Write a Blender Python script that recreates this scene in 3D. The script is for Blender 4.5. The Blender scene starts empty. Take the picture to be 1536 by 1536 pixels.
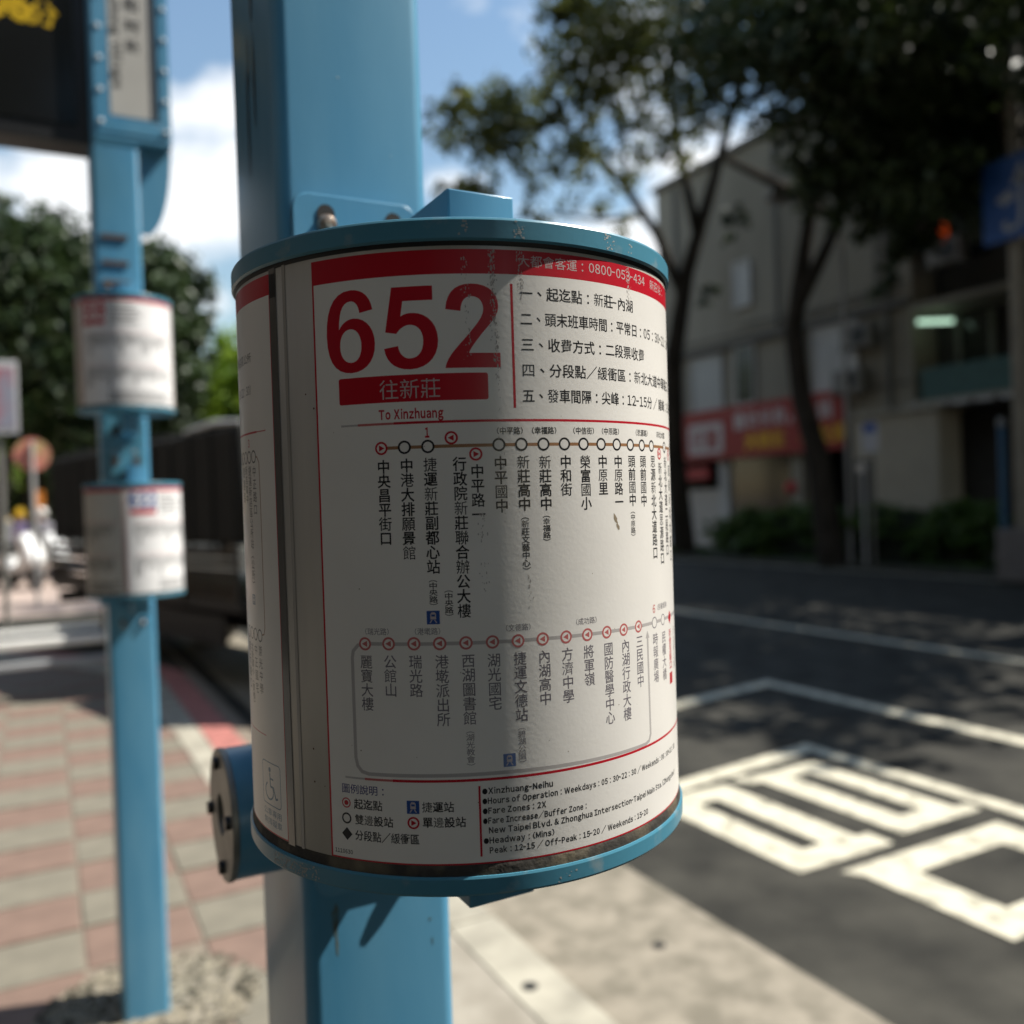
import bpy, bmesh, math, random
from mathutils import Vector, Matrix
from mathutils.geometry import tessellate_polygon
import numpy as np
R_ = math.radians
sc = bpy.context.scene
col = sc.collection
random.seed(7)

# ------------------------------------------------------------ camera
EYE = 1.575
cam_d = bpy.data.cameras.new('camera')
cam = bpy.data.objects.new('camera', cam_d); col.objects.link(cam)
_p, _r = -0.012, 0.034
_fw = Vector((0, math.cos(_p), math.sin(_p))); _u0 = Vector((0, -math.sin(_p), math.cos(_p))); _r0 = Vector((1, 0, 0))
_rt = math.cos(_r) * _r0 - math.sin(_r) * _u0
_up = math.sin(_r) * _r0 + math.cos(_r) * _u0
cm = Matrix((_rt, _up, -_fw)).transposed().to_4x4(); cm.translation = Vector((0, 0, EYE))
cam.matrix_world = cm
cam_d.sensor_width = 36; cam_d.lens = 1320 / 1536 * 36
cam_d.clip_start = 0.05; cam_d.clip_end = 1500
cam_d.dof.use_dof = True; cam_d.dof.focus_distance = 0.485; cam_d.dof.aperture_fstop = 4.4
cam_d.dof.aperture_blades = 0
sc.camera = cam

# ------------------------------------------------------------ light
SUN_AZ = Vector((0.98, 0.19)).normalized(); SUN_EL = R_(52)
world = bpy.data.worlds.new('World'); sc.world = world; world.use_nodes = True
nt = world.node_tree; N = nt.nodes; L = nt.links
for n in list(N): N.remove(n)
sky = N.new('ShaderNodeTexSky'); sky.sky_type = 'NISHITA'; sky.sun_disc = False
sky.sun_elevation = SUN_EL; sky.sun_rotation = math.atan2(SUN_AZ.x, SUN_AZ.y)
sky.air_density = 1.7; sky.dust_density = 0.1; sky.ozone_density = 3.0
tc = N.new('ShaderNodeTexCoord'); mp = N.new('ShaderNodeMapping'); mp.inputs['Scale'].default_value = (1.0, 1.0, 1.7)
mp.inputs['Location'].default_value = (6.4, 3.28, 1.21)
nz = N.new('ShaderNodeTexNoise'); nz.inputs['Scale'].default_value = 3.1; nz.inputs['Detail'].default_value = 9; nz.inputs['Roughness'].default_value = 0.52
rp = N.new('ShaderNodeValToRGB'); rp.color_ramp.elements[0].position = 0.515; rp.color_ramp.elements[1].position = 0.60
mx = N.new('ShaderNodeMix'); mx.data_type = 'RGBA'
mx.inputs[7].default_value = (7.8, 8.0, 8.2, 1)
bgn = N.new('ShaderNodeBackground'); bgn.inputs['Strength'].default_value = 0.088
wo = N.new('ShaderNodeOutputWorld')
L.new(tc.outputs['Generated'], mp.inputs[0]); L.new(mp.outputs[0], nz.inputs['Vector']); L.new(nz.outputs[0], rp.inputs[0])
sp_ = N.new('ShaderNodeSeparateXYZ'); mrz = N.new('ShaderNodeMapRange'); mrz.inputs['From Min'].default_value = 0.45; mrz.inputs['From Max'].default_value = 0.85
mrz.inputs['To Min'].default_value = 1.0; mrz.inputs['To Max'].default_value = 0.25; mm = N.new('ShaderNodeMath'); mm.operation = 'MULTIPLY'
L.new(tc.outputs['Generated'], sp_.inputs[0]); L.new(sp_.outputs['Z'], mrz.inputs['Value']); L.new(rp.outputs[0], mm.inputs[0]); L.new(mrz.outputs[0], mm.inputs[1])
L.new(mm.outputs[0], mx.inputs[0]); L.new(sky.outputs[0], mx.inputs[6]); L.new(mx.outputs[2], bgn.inputs[0]); L.new(bgn.outputs[0], wo.inputs[0])
sd = bpy.data.lights.new('sun', 'SUN'); sd.energy = 5.0; sd.angle = R_(0.53); sd.color = (1.0, 0.955, 0.88)
so = bpy.data.objects.new('sun', sd); col.objects.link(so)
sdir = Vector((SUN_AZ.x * math.cos(SUN_EL), SUN_AZ.y * math.cos(SUN_EL), math.sin(SUN_EL)))
so.rotation_euler = sdir.to_track_quat('Z', 'Y').to_euler(); so.location = (20, 8, 30)
sc.view_settings.view_transform = 'Standard'; sc.view_settings.look = 'None'
sc.view_settings.exposure = 0.72; sc.view_settings.gamma = 1.0; sc.view_settings.use_curve_mapping = False
sc.cycles.max_bounces = 7; sc.cycles.transparent_max_bounces = 6
sc.cycles.use_denoising = True

# ------------------------------------------------------------ road frame: x' = b (across), y' = a (along)
YAW = R_(28)
def W(a, b, z=0.0):
    return Vector((-a * math.sin(YAW) + b * math.cos(YAW), a * math.cos(YAW) + b * math.sin(YAW), z))

# ------------------------------------------------------------ materials
def mat(name, color, rough=0.6, metal=0.0, var=0.0, vscale=8.0, bump=0.0, bscale=60.0, color2=None, coat=0.0,
        stretch=(1, 1, 1), trans=0.0, emit=None, estr=0.0, lo=0.35, hi=0.65, spec=0.5, bdist=0.002, detail=5):
    m = bpy.data.materials.new(name); m.use_nodes = True
    t = m.node_tree; n = t.nodes; l = t.links; b = n['Principled BSDF']
    b.inputs['Base Color'].default_value = (*color, 1); b.inputs['Roughness'].default_value = rough
    b.inputs['Metallic'].default_value = metal; b.inputs['Coat Weight'].default_value = coat
    b.inputs['Specular IOR Level'].default_value = spec
    b.inputs['Coat Roughness'].default_value = 0.12
    if emit: b.inputs['Emission Color'].default_value = (*emit, 1); b.inputs['Emission Strength'].default_value = estr
    if trans: b.inputs['Transmission Weight'].default_value = trans
    if var or color2 or bump:
        co = n.new('ShaderNodeTexCoord'); ma = n.new('ShaderNodeMapping'); ma.inputs['Scale'].default_value = stretch
        l.new(co.outputs['Object'], ma.inputs[0])
    if var or color2:
        no = n.new('ShaderNodeTexNoise'); no.inputs['Scale'].default_value = vscale; no.inputs['Detail'].default_value = detail
        l.new(ma.outputs[0], no.inputs['Vector'])
        cr = n.new('ShaderNodeValToRGB'); cr.color_ramp.elements[0].position = lo; cr.color_ramp.elements[1].position = hi
        c2 = color2 or tuple(min(1, c * (1 + var)) for c in color)
        c1 = color if color2 else tuple(c * (1 - var) for c in color)
        cr.color_ramp.elements[0].color = (*c1, 1); cr.color_ramp.elements[1].color = (*c2, 1)
        l.new(no.outputs[0], cr.inputs[0]); l.new(cr.outputs[0], b.inputs['Base Color'])
    if bump:
        n2 = n.new('ShaderNodeTexNoise'); n2.inputs['Scale'].default_value = bscale; n2.inputs['Detail'].default_value = 3
        l.new(ma.outputs[0], n2.inputs['Vector'])
        bm_ = n.new('ShaderNodeBump'); bm_.inputs['Strength'].default_value = bump; bm_.inputs['Distance'].default_value = bdist
        l.new(n2.outputs[0], bm_.inputs['Height']); l.new(bm_.outputs[0], b.inputs['Normal'])
    return m

M = {}
M['blue'] = mat('blue_paint', (0.072, 0.265, 0.43), 0.34, color2=(0.12, 0.325, 0.48), vscale=16, stretch=(1, 1, .22), detail=9, lo=.3, hi=.7, bump=0.12, bscale=260, coat=0.12, bdist=0.0006)
M['blue_worn'] = mat('worn_blue_paint', (0.068, 0.235, 0.325), 0.32, color2=(0.19, 0.29, 0.33), vscale=55, lo=0.60, hi=0.72, bump=0.1, bscale=200, bdist=0.0006, detail=8)
M['steel'] = mat('dull_steel', (0.28, 0.27, 0.245), 0.45, metal=0.5, var=0.25, vscale=40, bump=0.2, bscale=120, bdist=0.0005)
M['bolt'] = mat('rusty_bolt', (0.45, 0.42, 0.38), 0.4, metal=0.8, color2=(0.22, 0.11, 0.05), vscale=120)
M['drumskin'] = mat('drum_skin', (0.50, 0.47, 0.42), 0.30, metal=0.15, var=0.10, vscale=30, stretch=(1, 1, 0.12), bump=0.05, bscale=60)
M['grime'] = mat('grime', (0.030, 0.026, 0.020), 0.75, color2=(0.16, 0.13, 0.08), vscale=45, stretch=(1, 1, 1), lo=0.45, hi=0.75, bump=0.5, bscale=200)
M['seam'] = mat('seam_plastic', (0.16, 0.15, 0.135), 0.18, var=0.2, vscale=20, stretch=(1, 1, 0.1), coat=0.6)
M['paper'] = mat('poster_vinyl', (0.80, 0.77, 0.715), 0.36, var=0.03, vscale=14, bump=0.16, bscale=420, coat=0.2, bdist=0.0003, spec=.3)
M['paper_new'] = mat('fresh_poster_vinyl', (0.84, 0.83, 0.82), 0.4, var=0.03, vscale=14)
M['paper_old'] = mat('yellowed_poster_vinyl', (0.56, 0.53, 0.47), 0.4, var=0.05, vscale=14)
def ink(name, c): return mat(name, c, 0.36, bump=0.16, bscale=420, coat=0.2, bdist=0.0003, spec=.3)
M['ink_black'] = ink('black_ink', (0.012, 0.012, 0.014)); M['ink_red'] = ink('red_ink', (0.50, 0.008, 0.022))
M['ink_white'] = ink('white_ink', (0.52, 0.46, 0.44)); M['ink_brown'] = ink('brown_ink', (0.33, 0.17, 0.08))
M['ink_grey'] = ink('faded_grey_ink', (0.46, 0.43, 0.41)); M['ink_dim'] = ink('faded_black_ink', (0.15, 0.135, 0.155))
M['ink_pink'] = ink('faded_red_ink', (0.52, 0.14, 0.13)); M['ink_blue'] = ink('blue_ink', (0.025, 0.08, 0.30))
M['ink_navy'] = ink('navy_ink', (0.03, 0.03, 0.16)); M['ink_paleblue'] = ink('pale_blue_ink', (0.13, 0.20, 0.40))
M['ink_tealblue'] = ink('faded_blue_ink', (0.10, 0.19, 0.28))
M['scuff'] = mat('tape_residue', (0.40, 0.37, 0.34), 0.8)
M['rust'] = mat('rust_speck', (0.10, 0.045, 0.02), 0.8)
M['leaf_dark'] = None
M['asphalt'] = mat('asphalt', (0.020, 0.0195, 0.0165), 0.93, spec=.25, color2=(0.058, 0.055, 0.045), vscale=3.2, bump=0.5, bscale=90, bdist=0.01, detail=12, lo=0.3, hi=0.7)
M['conc'] = mat('gutter_concrete', (0.165, 0.146, 0.108), 0.85, color2=(0.28, 0.246, 0.19), vscale=9, bump=0.5, bscale=90, bdist=0.006, detail=10)
M['kerb'] = mat('kerb_stone', (0.26, 0.24, 0.19), 0.8, color2=(0.42, 0.39, 0.31), vscale=5, bump=0.3, bscale=60, detail=8)
M['kerb_red'] = mat('red_kerb_paint', (0.40, 0.155, 0.13), 0.7, var=0.2, vscale=12)
M['tile_pink'] = mat('pink_tile', (0.185, 0.122, 0.093), 0.8, var=0.12, vscale=7, bump=0.3, bscale=80, detail=8)
M['tile_grey'] = mat('grey_tile', (0.18, 0.163, 0.123), 0.8, var=0.12, vscale=7, bump=0.3, bscale=80, detail=8)
M['joint'] = mat('mortar', (0.20, 0.165, 0.125), 0.9, var=0.2, vscale=20)
M['road_paint'] = mat('road_paint', (0.25, 0.235, 0.175), 0.8, color2=(0.60, 0.56, 0.43), vscale=11, bump=0.3, bscale=90, detail=12, lo=.30, hi=.52)
M['rivet'] = mat('rivet', (.80, .80, .78), .35, metal=.3)
M['pl'] = mat('pillar_tiles', (.12, .10, .08), .7)
M['fg'] = mat('frame_green', (.16, .18, .14), .6)
M['se'] = mat('silver_edge', (.45, .45, .44), .4)
M['ac'] = mat('ac_case', (.22, .21, .19), .6)
GLS = mat('window_glass', (.012, .014, .016), .12)
M['black'] = mat('black_plastic', (0.012, 0.012, 0.012), 0.4)
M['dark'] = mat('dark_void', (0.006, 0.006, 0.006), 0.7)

# ------------------------------------------------------------ helpers
def link(name, mesh, parent=None):
    o = bpy.data.objects.new(name, mesh); col.objects.link(o)
    if parent is not None: o.parent = parent
    return o
def tag(o, label=None, cat=None, group=None, kind=None):
    if label: o['label'] = label
    if cat: o['category'] = cat
    if group: o['group'] = group
    if kind: o['kind'] = kind
    return o
def thing(name, loc, label, cat, group=None, rz=YAW):
    e = bpy.data.objects.new(name, None); col.objects.link(e); e.location = loc; e.rotation_euler = (0, 0, rz)
    e.empty_display_size = 0.1
    return tag(e, label, cat, group)

class MB:
    def __init__(s): s.v = []; s.f = []
    def add(s, vs, fs):
        k = len(s.v); s.v += [tuple(v) for v in vs]; s.f += [tuple(i + k for i in f) for f in fs]; return s
    def box(s, x0, x1, y0, y1, z0, z1):
        return s.add([(x0, y0, z0), (x1, y0, z0), (x1, y1, z0), (x0, y1, z0), (x0, y0, z1), (x1, y0, z1), (x1, y1, z1), (x0, y1, z1)],
                     [(0, 3, 2, 1), (4, 5, 6, 7), (0, 1, 5, 4), (1, 2, 6, 5), (2, 3, 7, 6), (3, 0, 4, 7)])
    def prism(s, poly, z0, z1, axis='z'):
        n = len(poly)
        def m(p, z):
            if axis == 'z': return (p[0], p[1], z)
            if axis == 'y': return (p[0], z, p[1])
            return (z, p[0], p[1])
        return s.add([m(p, z0) for p in poly] + [m(p, z1) for p in poly],
                     [tuple(range(n - 1, -1, -1)), tuple(range(n, 2 * n))] + [(i, (i + 1) % n, n + (i + 1) % n, n + i) for i in range(n)])
    def cyl(s, c, r, h, axis='z', seg=24, r2=None):
        r2 = r if r2 is None else r2; vs = []
        for k, (rr, hh) in enumerate(((r, 0), (r2, h))):
            for i in range(seg):
                t = 2 * math.pi * i / seg; x, y = rr * math.cos(t), rr * math.sin(t)
                if axis == 'z': vs.append((c[0] + x, c[1] + y, c[2] + hh))
                elif axis == 'x': vs.append((c[0] + hh, c[1] + x, c[2] + y))
                else: vs.append((c[0] + x, c[1] + hh, c[2] + y))
        fs = [tuple(range(seg - 1, -1, -1)), tuple(range(seg, 2 * seg))] + [(i, (i + 1) % seg, seg + (i + 1) % seg, seg + i) for i in range(seg)]
        return s.add(vs, fs)
    def tube(s, pts, rad, seg=8):
        k0 = len(s.v); n = len(pts)
        for i, p in enumerate(pts):
            p = Vector(p); a = Vector(pts[max(0, i - 1)]); b = Vector(pts[min(n - 1, i + 1)])
            d = (b - a).normalized(); u = d.orthogonal().normalized() if i == 0 else (u - d * u.dot(d)).normalized(); w = d.cross(u)
            r = rad[i] if isinstance(rad, (list, tuple)) else rad
            for j in range(seg):
                t = 2 * math.pi * j / seg; q = p + (u * math.cos(t) + w * math.sin(t)) * r; s.v.append(tuple(q))
        for i in range(n - 1):
            for j in range(seg):
                A = k0 + i * seg + j; B = k0 + i * seg + (j + 1) % seg
                s.f.append((A, B, B + seg, A + seg))
        s.f.append(tuple(k0 + j for j in range(seg - 1, -1, -1))); s.f.append(tuple(k0 + (n - 1) * seg + j for j in range(seg)))
        return s
    def lathe(s, prof, c=(0, 0, 0), seg=32, close=True):
        k0 = len(s.v); n = len(prof)
        for r, z in prof:
            for j in range(seg):
                t = 2 * math.pi * j / seg; s.v.append((c[0] + r * math.cos(t), c[1] + r * math.sin(t), c[2] + z))
        for i in range(n - 1):
            for j in range(seg):
                A = k0 + i * seg + j; B = k0 + i * seg + (j + 1) % seg; s.f.append((A, B, B + seg, A + seg))
        if close:
            s.f.append(tuple(k0 + j for j in range(seg - 1, -1, -1))); s.f.append(tuple(k0 + (n - 1) * seg + j for j in range(seg)))
        return s
    def mesh(s, name, m, smooth=False):
        me = bpy.data.meshes.new(name); me.from_pydata(s.v, [], s.f); me.materials.append(m)
        if smooth: me.shade_smooth(); me.set_sharp_from_angle(angle=R_(35))
        return me
    def build(s, name, m, parent=None, smooth=False, bevel=0.0, **kw):
        o = link(name, s.mesh(name, m, smooth), parent)
        if bevel:
            b = o.modifiers.new('bevel', 'BEVEL'); b.width = bevel; b.segments = 2; b.limit_method = 'ANGLE'
            o.data.shade_smooth(); o.data.set_sharp_from_angle(angle=R_(35))
        if kw: tag(o, **kw)
        return o
def rrect(x0, x1, y0, y1, r, k=5):
    out = []
    for cx, cy, a0 in ((x1 - r, y1 - r, 0), (x0 + r, y1 - r, 90), (x0 + r, y0 + r, 180), (x1 - r, y0 + r, 270)):
        for i in range(k + 1):
            t = R_(a0 + 90 * i / k); out.append((cx + r * math.cos(t), cy + r * math.sin(t)))
    return out

# ------------------------------------------------------------ flat print wrapped on a drum
DR = 0.140
S_OFF = DR * 1000 * YAW           # drum print coordinates are measured from the world -y direction
_fc = bpy.data.curves.new('glyph', 'FONT'); _fc.resolution_u = 2
_fo = bpy.data.objects.new('glyph', _fc)
_gc = {}
def glyph(t, off=0.0):
    k = (t, off)
    if k not in _gc:
        base = None
        for o_ in (0.0, off, off * .75, off * .5, off * .25):
            _fc.body = t; _fc.offset = o_
            me = bpy.data.meshes.new_from_object(_fo)
            area = sum(p.area for p in me.polygons)
            g_ = ([(v.co.x, v.co.y) for v in me.vertices], [tuple(p.vertices) for p in me.polygons])
            if base is None:
                cnt = {}
                for p in me.polygons:
                    for e in p.edge_keys: cnt[e] = cnt.get(e, 0) + 1
                per = sum((me.vertices[a].co - me.vertices[b].co).length for (a, b), c in cnt.items() if c == 1)
                base = (area, per, g_); bpy.data.meshes.remove(me)
                if off == 0: break
                continue
            bpy.data.meshes.remove(me)
            if abs(area - (base[0] + o_ * base[1])) < max(.006, .12 * abs(o_) * base[1]): base = (0, 0, g_); break
        _gc[k] = base[2]
    return _gc[k]
def bez(pts, k=7):
    """pts: start, then either (x,y) line or (c1,c2,end) curve"""
    out = [pts[0]]
    for p in pts[1:]:
        if len(p) == 2: out.append(p)
        else:
            a = out[-1]
            for i in range(1, k + 1):
                t = i / k; u = 1 - t
                out.append(tuple(u**3 * a[j] + 3 * u * u * t * p[0][j] + 3 * u * t * t * p[1][j] + t**3 * p[2][j] for j in (0, 1)))
    return out
DIG = {
 '6': [bez([(.97, .745), ((.93, .91), (.78, 1.0), (.54, 1.0)), ((.18, 1.0), (0, .81), (0, .47)), ((0, .14), (.2, 0), (.52, 0)), ((.8, 0), (1, .13), (1, .335)),
            ((1, .53), (.82, .655), (.585, .655)), ((.46, .655), (.36, .62), (.275, .535)), ((.285, .76), (.37, .865), (.53, .865)), ((.63, .865), (.69, .81), (.71, .715))]),
       bez([(.29, .33), ((.29, .45), (.38, .53), (.515, .53)), ((.64, .53), (.73, .45), (.73, .32)), ((.73, .2), (.64, .125), (.52, .125)), ((.39, .125), (.29, .2), (.29, .33))])[:-1]],
 '5': [bez([(.17, .985), (.92, .985), (.92, .815), (.37, .815), (.325, .635), ((.39, .662), (.46, .67), (.54, .67)), ((.8, .67), (1, .54), (1, .34)), ((1, .13), (.78, 0), (.48, 0)),
            ((.2, 0), (.03, .10), (0, .26)), (.265, .285), ((.28, .19), (.37, .13), (.48, .13)), ((.63, .13), (.73, .21), (.73, .335)), ((.73, .46), (.63, .53), (.49, .53)), ((.39, .53), (.3, .49), (.24, .43)), (.03, .455)])],
 '2': [bez([(0, 0), (1, 0), (1, .175), (.43, .175), ((.48, .25), (.55, .3), (.68, .41)), ((.88, .56), (.985, .63), (.985, .735)), ((.985, .9), (.8, 1.0), (.5, 1.0)), ((.22, 1.0), (.05, .9), (.03, .70)),
            (.3, .675), ((.31, .79), (.38, .85), (.5, .85)), ((.63, .85), (.71, .79), (.71, .70)), ((.71, .61), (.6, .53), (.42, .39)), ((.2, .23), (.03, .13), (0, 0))])[:-1]],
}
def tess(loops):
    fl = [Vector((x, y, 0)) for lp in loops for x, y in lp]
    return [(v.x, v.y) for v in fl], [tuple(f) for f in tessellate_polygon([[Vector((x, y, 0)) for x, y in lp] for lp in loops])]

class Ink:
    """collects flat shapes in poster millimetres (s across, z up) and wraps them round a drum"""
    def __init__(s): s.v = []; s.f = []
    def raw(s, vs, fs):
        xs = [v[0] for v in vs]; lo, hi = min(xs), max(xs)
        if hi - lo > 2.2:
            bm = bmesh.new(); bv = [bm.verts.new((x, y, 0)) for x, y in vs]
            for f in fs:
                try: bm.faces.new([bv[i] for i in f])
                except ValueError: pass
            n = int((hi - lo) / 2.0)
            for i in range(1, n + 1):
                bmesh.ops.bisect_plane(bm, geom=bm.verts[:] + bm.edges[:] + bm.faces[:], plane_co=(lo + (hi - lo) * i / (n + 1), 0, 0), plane_no=(1, 0, 0))
            bm.verts.index_update()
            vs = [(v.co.x, v.co.y) for v in bm.verts]; fs = [tuple(v.index for v in f.verts) for f in bm.faces]; bm.free()
        k = len(s.v); s.v += vs; s.f += [tuple(i + k for i in f) for f in fs]
    def poly(s, *loops): s.raw(*tess(loops))
    def rect(s, s0, s1, z0, z1): s.raw([(s0, z0), (s1, z0), (s1, z1), (s0, z1)], [(0, 1, 2, 3)])
    def line(s, pts, w):
        for (x0, y0), (x1, y1) in zip(pts, pts[1:]):
            d = math.hypot(x1 - x0, y1 - y0); nx, ny = -(y1 - y0) / d * w / 2, (x1 - x0) / d * w / 2
            ex, ey = (x1 - x0) / d * w * .15, (y1 - y0) / d * w * .15
            s.raw([(x0 - ex - nx, y0 - ey - ny), (x1 + ex - nx, y1 + ey - ny), (x1 + ex + nx, y1 + ey + ny), (x0 - ex + nx, y0 - ey + ny)], [(0, 1, 2, 3)])
    def ring(s, c, r, w, k=28):
        o = [(c[0] + r * math.cos(2 * math.pi * i / k), c[1] + r * math.sin(2 * math.pi * i / k)) for i in range(k)]
        q = [(c[0] + (r - w) * math.cos(2 * math.pi * i / k), c[1] + (r - w) * math.sin(2 * math.pi * i / k)) for i in range(k)]
        s.raw(o + q, [(i, (i + 1) % k, k + (i + 1) % k, k + i) for i in range(k)])
    def disc(s, c, r, k=20): s.raw([(c[0] + r * math.cos(2 * math.pi * i / k), c[1] + r * math.sin(2 * math.pi * i / k)) for i in range(k)], [tuple(range(k))])
    def text(s, t, s0, s1, zc, size, off=0.012):
        """whole line squeezed between s0 and s1, middle of its em cell at zc"""
        x = 0.0; parts = []
        for ch in t:
            if ch == '~': ch = '～'
            elif '!' <= ch <= '}': ch = chr(ord(ch) + 0xFEE0)
            if ch == ' ': parts.append(None); x += .26; continue
            vs, fs = glyph(ch, off)
            if ord(ch) > 0x2e80 and not 0xFF01 <= ord(ch) <= 0xFF5E or ch == '：' and t[0] not in '0（(●P' and False:
                dx = .3 if ch == '、' else 0; dy = .28 if ch == '、' else 0
                parts.append((vs, fs, x + dx, dy)); x += 1.0
            elif ch == '●': parts.append(([(a * .9, b * .9) for a, b in vs], fs, x, 0)); x += .8
            else:
                lo = min(v[0] for v in vs); hi = max(v[0] for v in vs)
                if ch == '：': g = .42
                elif ch in '／': g = .02
                else: g = .055
                if ch in '（）': vs = [(a, (b - .38) * .88 + .38) for a, b in vs]
                if ch in '－～': lo += .22 * (hi - lo); vs = [((a - lo) * .55 + lo + .0, b) for a, b in vs]; hi = lo + (hi - lo) * .62
                parts.append((vs, fs, x - lo + g, 0)); x += (hi - lo) + 2 * g
        k = (s1 - s0) / x
        for p in parts:
            if p: s.raw([(s0 + (a + p[2]) * k, zc + (b + p[3] - .365) * size) for a, b in p[0]], p[1])
    def column(s, t, sc_, z0, z1, w, off=0.012):
        n = len(t); h = (z0 - z1) / n
        for i, ch in enumerate(t):
            vs, fs = glyph(ch, off); zc = z0 - (i + .5) * h; sz = min(h * 1.02, w * 1.08)
            s.raw([(sc_ + (a - .5) * w, zc + (b - .365) * sz) for a, b in vs], fs)
    def build(s, name, m, parent, lift, r=DR):
        if not s.v: return None
        me = bpy.data.meshes.new(name); rr = r + lift
        P = []; NN = []; F = []
        for x, z in s.v:
            t = (x - S_OFF) / 1000 / DR; P.append((rr * math.sin(t), -rr * math.cos(t), z / 1000)); NN.append((math.sin(t), -math.cos(t), 0))
        for f in s.f:
            ar = sum(s.v[f[i - 1]][0] * s.v[f[i]][1] - s.v[f[i]][0] * s.v[f[i - 1]][1] for i in range(len(f)))
            if abs(ar) > 1e-9: F.append(f if ar > 0 else f[::-1])
        me.from_pydata(P, [], F); me.materials.append(m); me.shade_smooth(); me.normals_split_custom_set_from_vertices(NN)
        return link(name, me, parent)
PRINT_NAMES = {'text': 'text_line', 'column': 'station_name', 'ring': 'stop_ring', 'disc': 'stop_disc', 'rect': 'printed_bar', 'poly': 'printed_shape', 'line': 'route_line', 'raw': 'printed_shape'}
class Auto:
    """every print call becomes a part of the poster by itself"""
    def __init__(s, parent, m_, lift): s.p = parent; s.m = m_; s.lift = lift; s.n = None
    def __getattr__(s, k):
        def go(*a, **kw):
            nm = s.n or PRINT_NAMES[k]; s.n = None
            q = Ink(); getattr(q, k)(*a, **kw); o = q.build(nm, M[s.m], s.p, s.lift)
            if k in ('text', 'column'): o['kind'] = 'stuff'
            return o
        return go
    def named(s, nm): s.n = nm; return s
    def group(s, nm, fn):
        q = Ink(); fn(q); return q.build(nm, M[s.m], s.p, s.lift)
def train(ib, iw, s0, z0, w=6.6):
    """white railway pictogram on a square: ib gets the square, iw the train"""
    if isinstance(ib, Auto):
        ib.named('train_symbol').rect(s0, s0 + w, z0 - w * 1.03, z0)
        o = iw.group('train_picture', lambda q: train(Ink(), q, s0, z0, w)); o['kind'] = 'stuff'; return
    ib.rect(s0, s0 + w, z0 - w * 1.03, z0); c = s0 + w / 2
    iw.poly([(c - w * .22, z0 - w * .66), (c + w * .22, z0 - w * .66), (c + w * .22, z0 - w * .25), (c + w * .12, z0 - w * .12), (c - w * .12, z0 - w * .12), (c - w * .22, z0 - w * .25)],
            [(c - w * .14, z0 - w * .44), (c - w * .14, z0 - w * .28), (c + w * .14, z0 - w * .28), (c + w * .14, z0 - w * .44)])
    iw.poly([(c - w * .16, z0 - w * .70), (c - w * .06, z0 - w * .70), (c - w * .2, z0 - w * .93), (c - w * .3, z0 - w * .93)])
    iw.poly([(c + w * .06, z0 - w * .70), (c + w * .16, z0 - w * .70), (c + w * .3, z0 - w * .93), (c + w * .2, z0 - w * .93)])
def arrow_stop(I, c, r, d):
    if isinstance(I, Auto): o = I.group('stop_marker', lambda q: arrow_stop(q, c, r, d)); return
    I.ring(c, r * 1.05, r * .32)
    I.raw([(c[0] - d * r * .38, c[1] - r * .5), (c[0] + d * r * .55, c[1]), (c[0] - d * r * .38, c[1] + r * .5)], [(0, 1, 2)])

UP_COLS = [('中央昌平街口', -31.3, 24.6, -20.0), ('中港大排願景館', -18.8, 24.9, -27.9), ('捷運新莊副都心站', -6.5, 25.0, -35.4), ('行政院新莊聯合辦公大樓', 8.7, 24.9, -58.7),
  ('中平路一', 17.7, 20.8, -9.0), ('中平國中', 30.0, 24.7, -4.9), ('新莊高中', 42.3, 25.0, -4.4), ('新莊高中', 54.5, 24.8, -4.6), ('中和街', 66.9, 24.7, 2.7), ('榮富國小', 79.5, 24.6, -5.2),
  ('中原里', 91.9, 24.7, 2.6), ('中原路一', 104.3, 24.7, -5.2), ('頭前國中', 116.7, 24.9, -4.3), ('頭前國中', 128.9, 25.0, -4.9), ('思源新北大道路口', 142.0, 25.3, -36.3),
  ('新北大道思源路口', 154.0, 21.5, -40.5), ('新北大道二段路口', 166.5, 25.1, -36.2), ('頭前新北大道口', 179.0, 20.8, -41.1)]
UP_SMALL = [('︵中央路︶', -7.0, -36.1, -53.8), ('︵中央路︶', 0.9, -41.6, -59.6), ('︵新莊文藝中心︶', 42.3, -4.8, -37.8), ('︵幸福路︶', 54.4, -4.7, -22.8), ('︵中原路︶', 116.4, -4.7, -23.5)]
LO_COLS = [('麗寶大樓', -44.8, -77.4, -107.1), ('公館山', -31.3, -77.1, -99.3), ('瑞光路', -17.6, -77.1, -99.4), ('港墘派出所', -3.8, -77.3, -114.8), ('西湖圖書館', 9.9, -77.2, -114.5),
  ('湖光國宅', 23.3, -77.6, -107.6), ('捷運文德站', 37.2, -77.7, -114.7), ('內湖高中', 50.8, -77.9, -107.5), ('方濟中學', 64.4, -78.0, -108.0), ('將軍嶺', 78.2, -78.1, -100.6), ('國防醫學中心', 92.2, -78.4, -124.1),
  ('內湖行政大樓', 106.2, -78.4, -124.6), ('三民國中', 119.5, -78.0, -108.2), ('時報廣場', 138.6, -79.5, -109.2), ('民權大橋', 152.4, -80.3, -110.3)]
LO_SMALL = [('︵湖光教會︶', 9.7, -115.1, -138.1), ('︵碧湖公園︶', 36.9, -115.3, -138.5)]

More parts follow.
